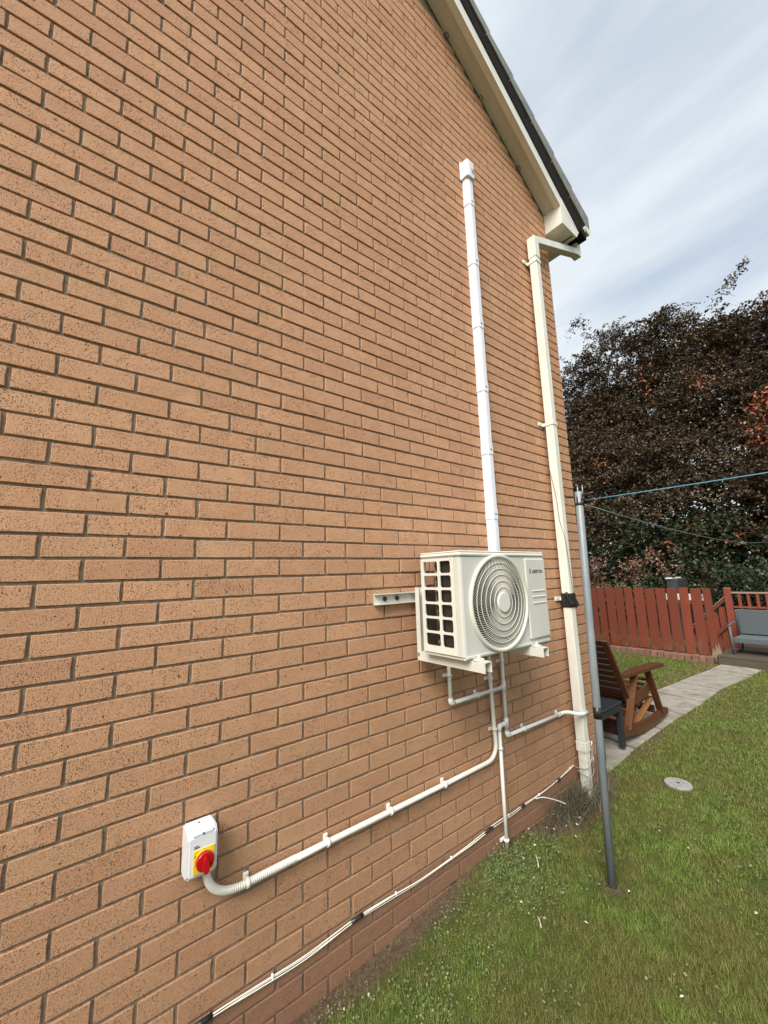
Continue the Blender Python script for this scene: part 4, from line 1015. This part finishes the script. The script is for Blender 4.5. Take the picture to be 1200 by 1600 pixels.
# ---------------------------------------------------------------- foliage generators
def leaves(centers, dirs, size, droop=.2, aspect=.62, rg=rng):
    """one folded diamond leaf (4 verts) at each centre; dirs = rough axis"""
    n = len(centers); d = dirs + rg.normal(0, .55, (n, 3)); d[:, 2] -= droop; d /= np.linalg.norm(d, axis=1)[:, None]
    up = np.array([0, 0, 1.]) + rg.normal(0, .55, (n, 3)); sd_ = np.cross(d, up); sd_ /= np.linalg.norm(sd_, axis=1)[:, None] + 1e-9
    s = size * rg.uniform(.65, 1.25, n)[:, None]
    nn_ = np.cross(sd_, d)
    a = centers; b = centers + d * s * .5 + sd_ * s * aspect * .5 + nn_ * s * .08; c = centers + d * s; e = centers + d * s * .5 - sd_ * s * aspect * .5 + nn_ * s * .08
    return np.stack([a, b, c, e], 1).reshape(-1, 3)
def sprays(cl, nspray, nleaf, length, size, sweep=(.35, 0, .25), flat=.45, rg=rng):
    """leafy twigs radiating from each clump centre (cl: n x 4, last = radius)"""
    out = []; tw = []
    n = len(cl); C = np.repeat(cl[:, :3], nspray, 0); Rr = np.repeat(cl[:, 3], nspray)
    d = rg.normal(0, 1, (n * nspray, 3)); d[:, 2] *= flat; d /= np.linalg.norm(d, axis=1)[:, None]
    d += np.array(sweep); L_ = (length * Rr * rg.uniform(.5, 1.15, len(Rr)))[:, None]
    st = C + rg.normal(0, .22, C.shape) * Rr[:, None]
    t = rg.uniform(0, 1, (len(C), nleaf)) ** .8
    curve = -.35 * L_ * 1.0
    P = st[:, None, :] + d[:, None, :] * (t * L_)[:, :, None]
    P[:, :, 2] += (t ** 2) * curve
    P += rg.normal(0, .045, P.shape) * (1.15 - .6 * t)[:, :, None]
    D = np.repeat(d[:, None, :], nleaf, 1)
    tws = [(st[i], st[i] + d[i] * L_[i] * .55 + np.array([0, 0, -.3 * .35 * L_[i, 0]]), st[i] + d[i] * L_[i] + np.array([0, 0, float(curve[i, 0])])) for i in range(len(C))]
    return leaves(P.reshape(-1, 3), D.reshape(-1, 3), size, rg=rg), tws
def twigs(tws, r0=.006):
    vs = []
    for a, b, c in tws:
        s_ = np.array([r0, 0, 0]); u_ = np.array([0, 0, r0]); 
        vs += [a - s_, a + s_, b + s_ * .6, b - s_ * .6, a - u_, a + u_, b + u_ * .6, b - u_ * .6, b - s_ * .6, b + s_ * .6, c + s_ * .2, c - s_ * .2]
    return np.array(vs)

# copper beech: crown outline from the photo, stored as real heights at about 15 m
def beech_top(x): return np.interp(x, [-9.5, -7.6, -6.2, -5.2, -4.3, -3.7, -3.2, -2.6, -2.0, -1.4, -.9, -.3, .3, 1.2, 2.4, 4.5, 7, 9.5], [5.5, 8.0, 8.9, 9.3, 10.0, 10.6, 10.1, 9.8, 10.1, 9.9, 9.3, 9.0, 8.9, 9.1, 9.8, 10.2, 9.6, 6])
bt = empty('copper_beech', (1.2, 17, 0)); tag(bt, 'large dark copper beech tree spreading behind the fence', 'tree')
R2 = np.random.default_rng(21)
def crown_clumps(n, back, rlo, rhi):
    out = []
    while len(out) < n:
        x = R2.uniform(-9, 9); y = R2.uniform(12.6, 20); top_ = beech_top(x) * .93 * ((1 + .035 * (y - 14.5)) if y < 15 else 1.02)
        z = 1.7 + (top_ - 1.7) * R2.uniform(0, 1) ** .85; fr_ = 12.6 + 2.6 * (z / top_) ** 2.2 + back
        if y < fr_ or y > fr_ + 1.6: continue
        out.append((x, y, z, R2.uniform(rlo, rhi)))
    return np.array(out)
clm = crown_clumps(520, 0, .65, 1.25)
rim = [(x, 14.7 + R2.uniform(-.3, .5), beech_top(x) * .95 + R2.uniform(-.5, .12), R2.uniform(.45, .8)) for x in np.linspace(-6.4, 4, 46)]
clm = np.concatenate([clm, np.array(rim)])
lv, tws = sprays(clm, 22, 34, 1.05, .078, (.28, -.12, .18), .26, R2)
lv2, _t = sprays(crown_clumps(420, 1.7, .9, 1.3), 18, 16, 1.2, .17, (.1, 0, .1), .5, R2)
lv = np.concatenate([lv, lv2])
# the wind-blown shoot standing out above the crown
pp = []
for k in range(260):
    t = R2.uniform(); pp.append((-.65 + .95 * t + R2.normal(0, .15 * (1.1 - t)), 14.2 + R2.normal(0, .1), 8.9 + 1.05 * t ** .8 + R2.normal(0, .12 * (1.1 - t))))
lv = np.concatenate([lv, leaves(np.array(pp), np.tile([.5, 0, .6], (260, 1)), .085, rg=R2)])
pp = []
for k in range(200):
    t = R2.uniform(); pp.append((-4.0 - .75 * t + R2.normal(0, .08), 14.3, 10.2 + .55 * math.sin(t * PI * .9) + R2.normal(0, .10)))
lv = np.concatenate([lv, leaves(np.array(pp), np.tile([-.5, 0, .1], (200, 1)), .085, rg=R2)])
o = link(fastmesh('crown', lv, 4, M_beech), 'crown', bt); o.location = -bt.location; o['kind'] = 'stuff'
rl_ = []
for (x_, z_, n_, r_) in ((.22, 5.35, 130, .17), (.20, 4.75, 150, .20), (-.83, 6.38, 60, .14), (-2.08, 6.9, 35, .16), (-3.6, 4.9, 30, .18), (-.7, 2.2, 50, .25)):
    c_ = np.array([x_, 12.75, z_]) + R2.normal(0, 1, (n_, 3)) * np.array([r_, .2, r_ * 1.2]); rl_.append(leaves(c_, np.tile([.2, -.1, -.3], (n_, 1)), .085, rg=R2))
o = link(fastmesh('red_leaves', np.concatenate(rl_), 4, M_redleaf), 'red_leaves', bt); o.location = -bt.location; o['kind'] = 'stuff'
o = link(fastmesh('twigs', twigs(tws[::2]), 4, M_bark), 'twigs', bt); o.location = -bt.location; o['kind'] = 'stuff'
q = MB(); q.tube([(1.2, 17, -.2), (1.15, 17, 1.2), (1.0, 16.9, 3), (.8, 16.8, 6), (.6, 16.6, 9)], .3, 12, radii=[.55, .42, .36, .26, .1]); part(q, 'trunk', M_bark, bt)
for (p0, p1, p2, r_) in (((1.05, 16.9, 2.2), (-1.2, 15.4, 2.7), (-3.8, 14.2, 4.4), .16), ((1.0, 16.9, 3.0), (-.4, 15.4, 5.2), (-1.8, 14.9, 7.6), .12), ((.9, 16.8, 4.5), (-2.5, 15.6, 6.4), (-5.5, 15, 8.2), .14),
                     ((.9, 16.8, 3.5), (3.0, 15.4, 5.5), (5.0, 14.8, 8.5), .16), ((1.1, 16.9, 2.0), (-.2, 14.6, 1.9), (-1.3, 13.2, 2.7), .09), ((.8, 16.8, 6), (.6, 15.2, 7), (.2, 14.6, 8.6), .08)):
    q = MB(); q.tube(arc(p0, p1, p2, 8), r_, 8, radii=[r_ * (1 - .85 * k / 8) for k in range(9)]); part(q, 'limb', M_bark, bt)

def shrub(name, label, group, x, y, h, rx, mat, seed, n=16, size=.07):
    R = np.random.default_rng(seed); e = empty(name, (x, y, 0)); tag(e, label, 'shrub', group)
    c = np.stack([x + R.normal(0, rx * .5, n), y + R.normal(0, .28, n), R.uniform(.25, 1, n) * h * .85, R.uniform(.35, .6, n)], 1)
    l_, t_ = sprays(c, 16, 22, 1.0, size, (.05, -.1, .3), .7, R)
    o = link(fastmesh('foliage', l_, 4, mat), 'foliage', e); o.location = -e.location; o['kind'] = 'stuff'
    q = MB()
    for k in range(6): a_ = c[k]; q.tube([(x + R.normal(0, .08), y, -.05), ((x + a_[0]) / 2, (y + a_[1]) / 2, a_[2] * .55), tuple(a_[:3])], .012, 6, radii=[.02, .013, .006])
    part(q, 'stems', M_bark, e)
shrub('garden_shrub', 'pinkish bronze shrub behind the red fence nearest the wall corner', 'shrubs behind the fence', -3.35, 10.6, 2.1, .9, M_bushp, 3, 18)
shrub('garden_shrub', 'dark green shrub behind the middle of the red fence', 'shrubs behind the fence', -2.0, 12.4, 2.0, .8, M_bushg, 4, 12)
shrub('garden_shrub', 'tall dark shrub with reddish tips behind the gap beside the deck post', 'shrubs behind the fence', -.35, 11.4, 2.0, .7, M_bushg, 5, 16)
shrub('garden_shrub', 'dark green shrub behind the balustrade and grey bench', 'shrubs behind the fence', 1.1, 11.0, 1.9, 1.0, M_bushg, 6, 22)
shrub('garden_shrub', 'dull bronze shrub rising behind the left boards of the red fence', 'shrubs behind the fence', -5.0, 11.2, 2.2, .9, M_bushp, 8, 14)
# dense hedge mass that closes the view below the crown
R3 = np.random.default_rng(5); n = 190
c = np.stack([R3.uniform(-10, 8, n), R3.uniform(12.2, 14.6, n), R3.uniform(.1, 3.0, n), R3.uniform(.6, .9, n)], 1)
l_, t_ = sprays(c, 16, 22, 1.1, .11, (.0, -.1, .2), .7, R3)
hg = link(fastmesh('hedge', l_, 4, M_bushg), 'hedge'); tag(hg, 'dark overgrown hedge under the beech beyond the fence', 'hedge', kind='stuff')

# ================================================================ lawn grass
def vnoise(x, y, s, seed):
    g = np.random.default_rng(seed).random((64, 64)); u = (x * s) % 63; v = (y * s) % 63; i0 = u.astype(int); j0 = v.astype(int); fu = u - i0; fv = v - j0
    fu = fu * fu * (3 - 2 * fu); fv = fv * fv * (3 - 2 * fv); i1 = (i0 + 1) % 64; j1 = (j0 + 1) % 64
    return (g[i0, j0] * (1 - fu) + g[i1, j0] * fu) * (1 - fv) + (g[i0, j1] * (1 - fu) + g[i1, j1] * fu) * fv
def lawn_ok(x, y):
    r = np.ones(len(x), bool); x = x + np.where(y > 3.5, .085, .05) * (vnoise(x, y, 9., 31) - .25) + .03 * (vnoise(x, y, 27., 32) - .5) * (y > 3.5)
    r &= ~((x < .0) & (y < YC))                                    # inside the house
    r &= ~((x < np.interp(y, [3.5, 4.2, 4.8, 5.9, 6.8, 7.7, 8.5], [-.02, -.045, -.05, -.01, .0, .11, .16]) + .0) & (x > -.58) & (y > 3.48) & (y < 8.5) & (x > np.interp(y, [3.5, 6.2, 7.0, 7.8, 8.5], [-.60, -.54, -.46, -.39, -.34])))
    r &= ~((x < -.02) & (x > -2.5) & (y > YC) & (y < 4.84))
    r &= ~((x < -.5) & (y < 4.84) & (y > YC))
    r &= y < 8.43
    r &= ~(((x - .396) ** 2 + (y - 3.676) ** 2) < .088 ** 2)
    return r
R4 = np.random.default_rng(11)
def scatter(n, x0, x1, y0, y1, power=1.6):
    x = R4.uniform(x0, x1, n); y = R4.uniform(y0, y1, n); d = np.hypot(x - 1.624, y + .046) + .4
    keep = R4.uniform(size=n) < np.minimum(1, (1.6 / d) ** power); x, y = x[keep], y[keep]
    k = lawn_ok(x, y); x, y = x[k], y[k]
    # frustum
    P = np.stack([x, y, np.zeros(len(x))], 1) - np.array(CAMP); z = P @ np.array(cf); u = P @ np.array(cr) / np.maximum(z, .01); v = P @ np.array(cu) / np.maximum(z, .01)
    k = (z > .1) & (np.abs(u) < 1.15) & (v > -1.5); return x[k], y[k]
def blades(x, y, hgt, wid, lean=.5, R=R4):
    n = len(x); z = hh(x, y); az = R.uniform(0, 2 * PI, n) ; d = np.hypot(x - 1.624, y + .046)
    h = hgt * R.uniform(.45, 1.25, n); w_ = wid * R.uniform(.7, 1.3, n) * np.maximum(1, d / 2.2)
    la = az + R.normal(0, .6, n); ll = lean * h * R.uniform(.2, 1.6, n)
    wx, wy = np.cos(az + PI / 2) * w_ / 2, np.sin(az + PI / 2) * w_ / 2
    a = np.stack([x - wx, y - wy, z - .004], 1); b = np.stack([x + wx, y + wy, z - .004], 1); c = np.stack([x + np.cos(la) * ll, y + np.sin(la) * ll, z + h], 1)
    return np.stack([a, b, c], 1).reshape(-1, 3)
x, y = scatter(6500000, -3.4, 4.6, -.5, 8.45)
edge = np.maximum(bare_edge(y), 0) + .07 * (vnoise(x, y, 5., 3) - .5) + .05 * (vnoise(x, y, 17., 4) - .5)
inwall = (y < 3.45)
thin = np.clip((x - edge) / .09 + .5, .04, 1); thin = np.where(inwall, thin, 1); thin = thin * np.clip((np.hypot(x - .50, y - 2.27) - .035) / .10, .05, 1); patch = np.clip(1.6 - 1.5 * np.clip(vnoise(x, y, 3.1, 8) - .45, 0, 1) - .6 * vnoise(x, y, 13, 9), .25, 1)
k = R4.uniform(size=len(x)) < thin * patch; sel = vnoise(x, y, 31., 21) > .16
x, y = x[k], y[k]
tuft = .45 + 1.1 * vnoise(x, y, 24., 15) ** 1.5 + .5 * (vnoise(x, y, 6.3, 16) - .4)
vb = blades(x, y, .023 * tuft, .0022, .8)
gs = link(fastmesh('lawn_grass', vb, 3, M_grass), 'lawn_grass'); tag(gs, 'short mossy green lawn grass', 'grass', kind='stuff')
print('grass blades', len(x))

# weeds: clover and creeping weeds near the wall, rosettes in the lawn
def leaflets(cx, cy, rad, n, size, hmax, seed):
    R = np.random.default_rng(seed); a = R.uniform(0, 2 * PI, n); r = rad * np.sqrt(R.uniform(0, 1, n)); x = cx + r * np.cos(a) * .7; y = cy + r * np.sin(a) * 1.2
    x = np.maximum(x, .012); z = hh(x, y) + R.uniform(.003, hmax, n)
    d = np.stack([np.cos(a), np.sin(a), np.full(n, .15)], 1); return leaves(np.stack([x, y, z], 1), d, size, .0, .8, R)
wl = []
for i_, (cx, cy, rad, n, s_, h_) in enumerate(((.27, 1.06, .20, 420, .010, .02), (.20, 1.55, .20, 520, .009, .025), (.28, 1.95, .16, 420, .010, .025), (.14, .85, .10, 200, .009, .02), (.13, 2.2, .14, 340, .011, .04), (.10, 1.95, .12, 420, .009, .05), (.34, 1.3, .2, 260, .009, .02), (.15, 1.85, .12, 500, .008, .05))):
    wl.append(leaflets(cx, cy, rad, n, s_, h_, 40 + i_))
wd_ = link(fastmesh('creeping_weeds', np.concatenate(wl), 4, M_weed), 'creeping_weeds'); tag(wd_, 'small leaved creeping weeds between the wall and lawn', 'weeds', kind='stuff')
wl = []; R5 = np.random.default_rng(77)
for i_ in range(150):
    cx, cy = R5.uniform(.35, 3.2), R5.uniform(1.1, 6.5); cx = max(cx, .35 + .3 * (i_ % 3)); wl.append(leaflets(cx, cy, R5.uniform(.04, .16), int(R5.uniform(14, 40)), R5.uniform(.009, .015), .024, 100 + i_))
ro = link(fastmesh('lawn_weeds', np.concatenate(wl), 4, M_weed), 'lawn_weeds'); tag(ro, 'pale broad leaved weeds scattered through the lawn', 'weeds', kind='stuff')
# straggly dry weeds round the downpipe foot
n = 900; R6 = np.random.default_rng(9)
x = np.abs(R6.normal(.03, .06, n)) + .01; y = R6.normal(2.80, .15, n); y = np.where(y > 3.2, 2.9, y)
vb = blades(x, y, .15, .0028, 1.0, R6)
lf = leaves(np.stack([x + R6.normal(0, .03, n), y + R6.normal(0, .05, n), R6.uniform(.02, .24, n) * R6.uniform(.3, 1, n)], 1) * np.array([1, 1, 1]) + np.array([.015, 0, 0]), R6.normal(0, 1, (n, 3)), .016, .1, .5, R6)
lf[:, 0] = np.maximum(lf[:, 0], .006)
pw = link(fastmesh('dry_weeds', np.concatenate([vb, lf[np.arange(len(lf)).reshape(-1, 4)[:, :3].ravel()]]), 3, M_straw), 'dry_weeds'); tag(pw, 'straggly grey green weeds at the foot of the downpipe', 'weeds', kind='stuff')
# dry litter over the bare strip
n = 2600; x = np.abs(R6.normal(.05, .07, n)) + .005; y = R6.uniform(.4, 3.3, n)
l3 = leaves(np.stack([x, y, hh(x, y) + .004], 1), np.stack([R6.normal(0, 1, n), R6.normal(0, 1, n), np.zeros(n)], 1), .010, 0, .35, R6); l3[:, 2] = np.maximum(l3[:, 2], hh(l3[:, 0], l3[:, 1]) + .001)
lt = link(fastmesh('soil_litter', l3, 4, M_straw), 'soil_litter'); tag(lt, 'dry bits of straw and soil along the foot of the wall', 'litter', kind='stuff')
# pale fragments lying about
frag = MB()
spots = [(.229, 1.998), (.272, 1.813), (.012, 2.30), (.045, 2.27), (.10, 2.22), (.02, 2.58), (.09, 2.45), (.12, 2.55), (.15, 2.62), (.2, 2.5), (.06, 2.42), (.39, 1.82), (.52, 1.95), (.57, 2.30), (.5, 2.95), (.9, 1.9), (.11, .90), (.13, 1.0), (.17, 2.15), (.12, 2.07), (.66, 2.9), (1.0, 2.6), (.07, 2.66), (.13, 2.7)]
RB = random.Random(4)
for (x_, y_) in spots:
    z_ = float(hh(np.array([x_]), np.array([y_]))[0]) + .012; a_ = RB.uniform(0, PI); L_ = RB.uniform(.006, .013); W_ = RB.uniform(.004, .008)
    M = Matrix.Translation((x_, y_, z_)) @ Matrix.Rotation(a_, 4, 'Z') @ Matrix.Rotation(RB.uniform(-.5, .5), 4, 'X')
    frag.add([tuple(M @ Vector(p)) for p in ((-L_, 0, 0), (0, -W_, .003), (L_, 0, 0), (0, W_, .002), (0, 0, .007), (0, 0, -.004))], [(0, 1, 4), (1, 2, 4), (2, 3, 4), (3, 0, 4), (1, 0, 5), (2, 1, 5), (3, 2, 5), (0, 3, 5)])
tag(frag.build('pale_fragments', M_petal), 'scattered pale stones and petals on soil and lawn', 'fragments', kind='stuff')
for (a_, b2, lb) in (((.36, 1.81, .02), (.405, 1.765, .022), 'short white cable offcut lying on the lawn near the wall'), ((.22, 2.06, .05), (.16, 2.13, .055), 'pale twig lying in the weeds below the pipe end'), ((1.02, 1.18, .02), (1.10, 1.10, .025), 'pale dry stalk lying on the nearest grass')):
    q = MB(); m_ = (Vector(a_) + Vector(b2)) / 2 + Vector((.004, .003, .004)); q.tube(arc(a_, m_, b2, 4), .003, 6); tag(q.build('twig' if 'cable' not in lb else 'cable_offcut', M_petal), lb, 'twig' if 'cable' not in lb else 'cable')
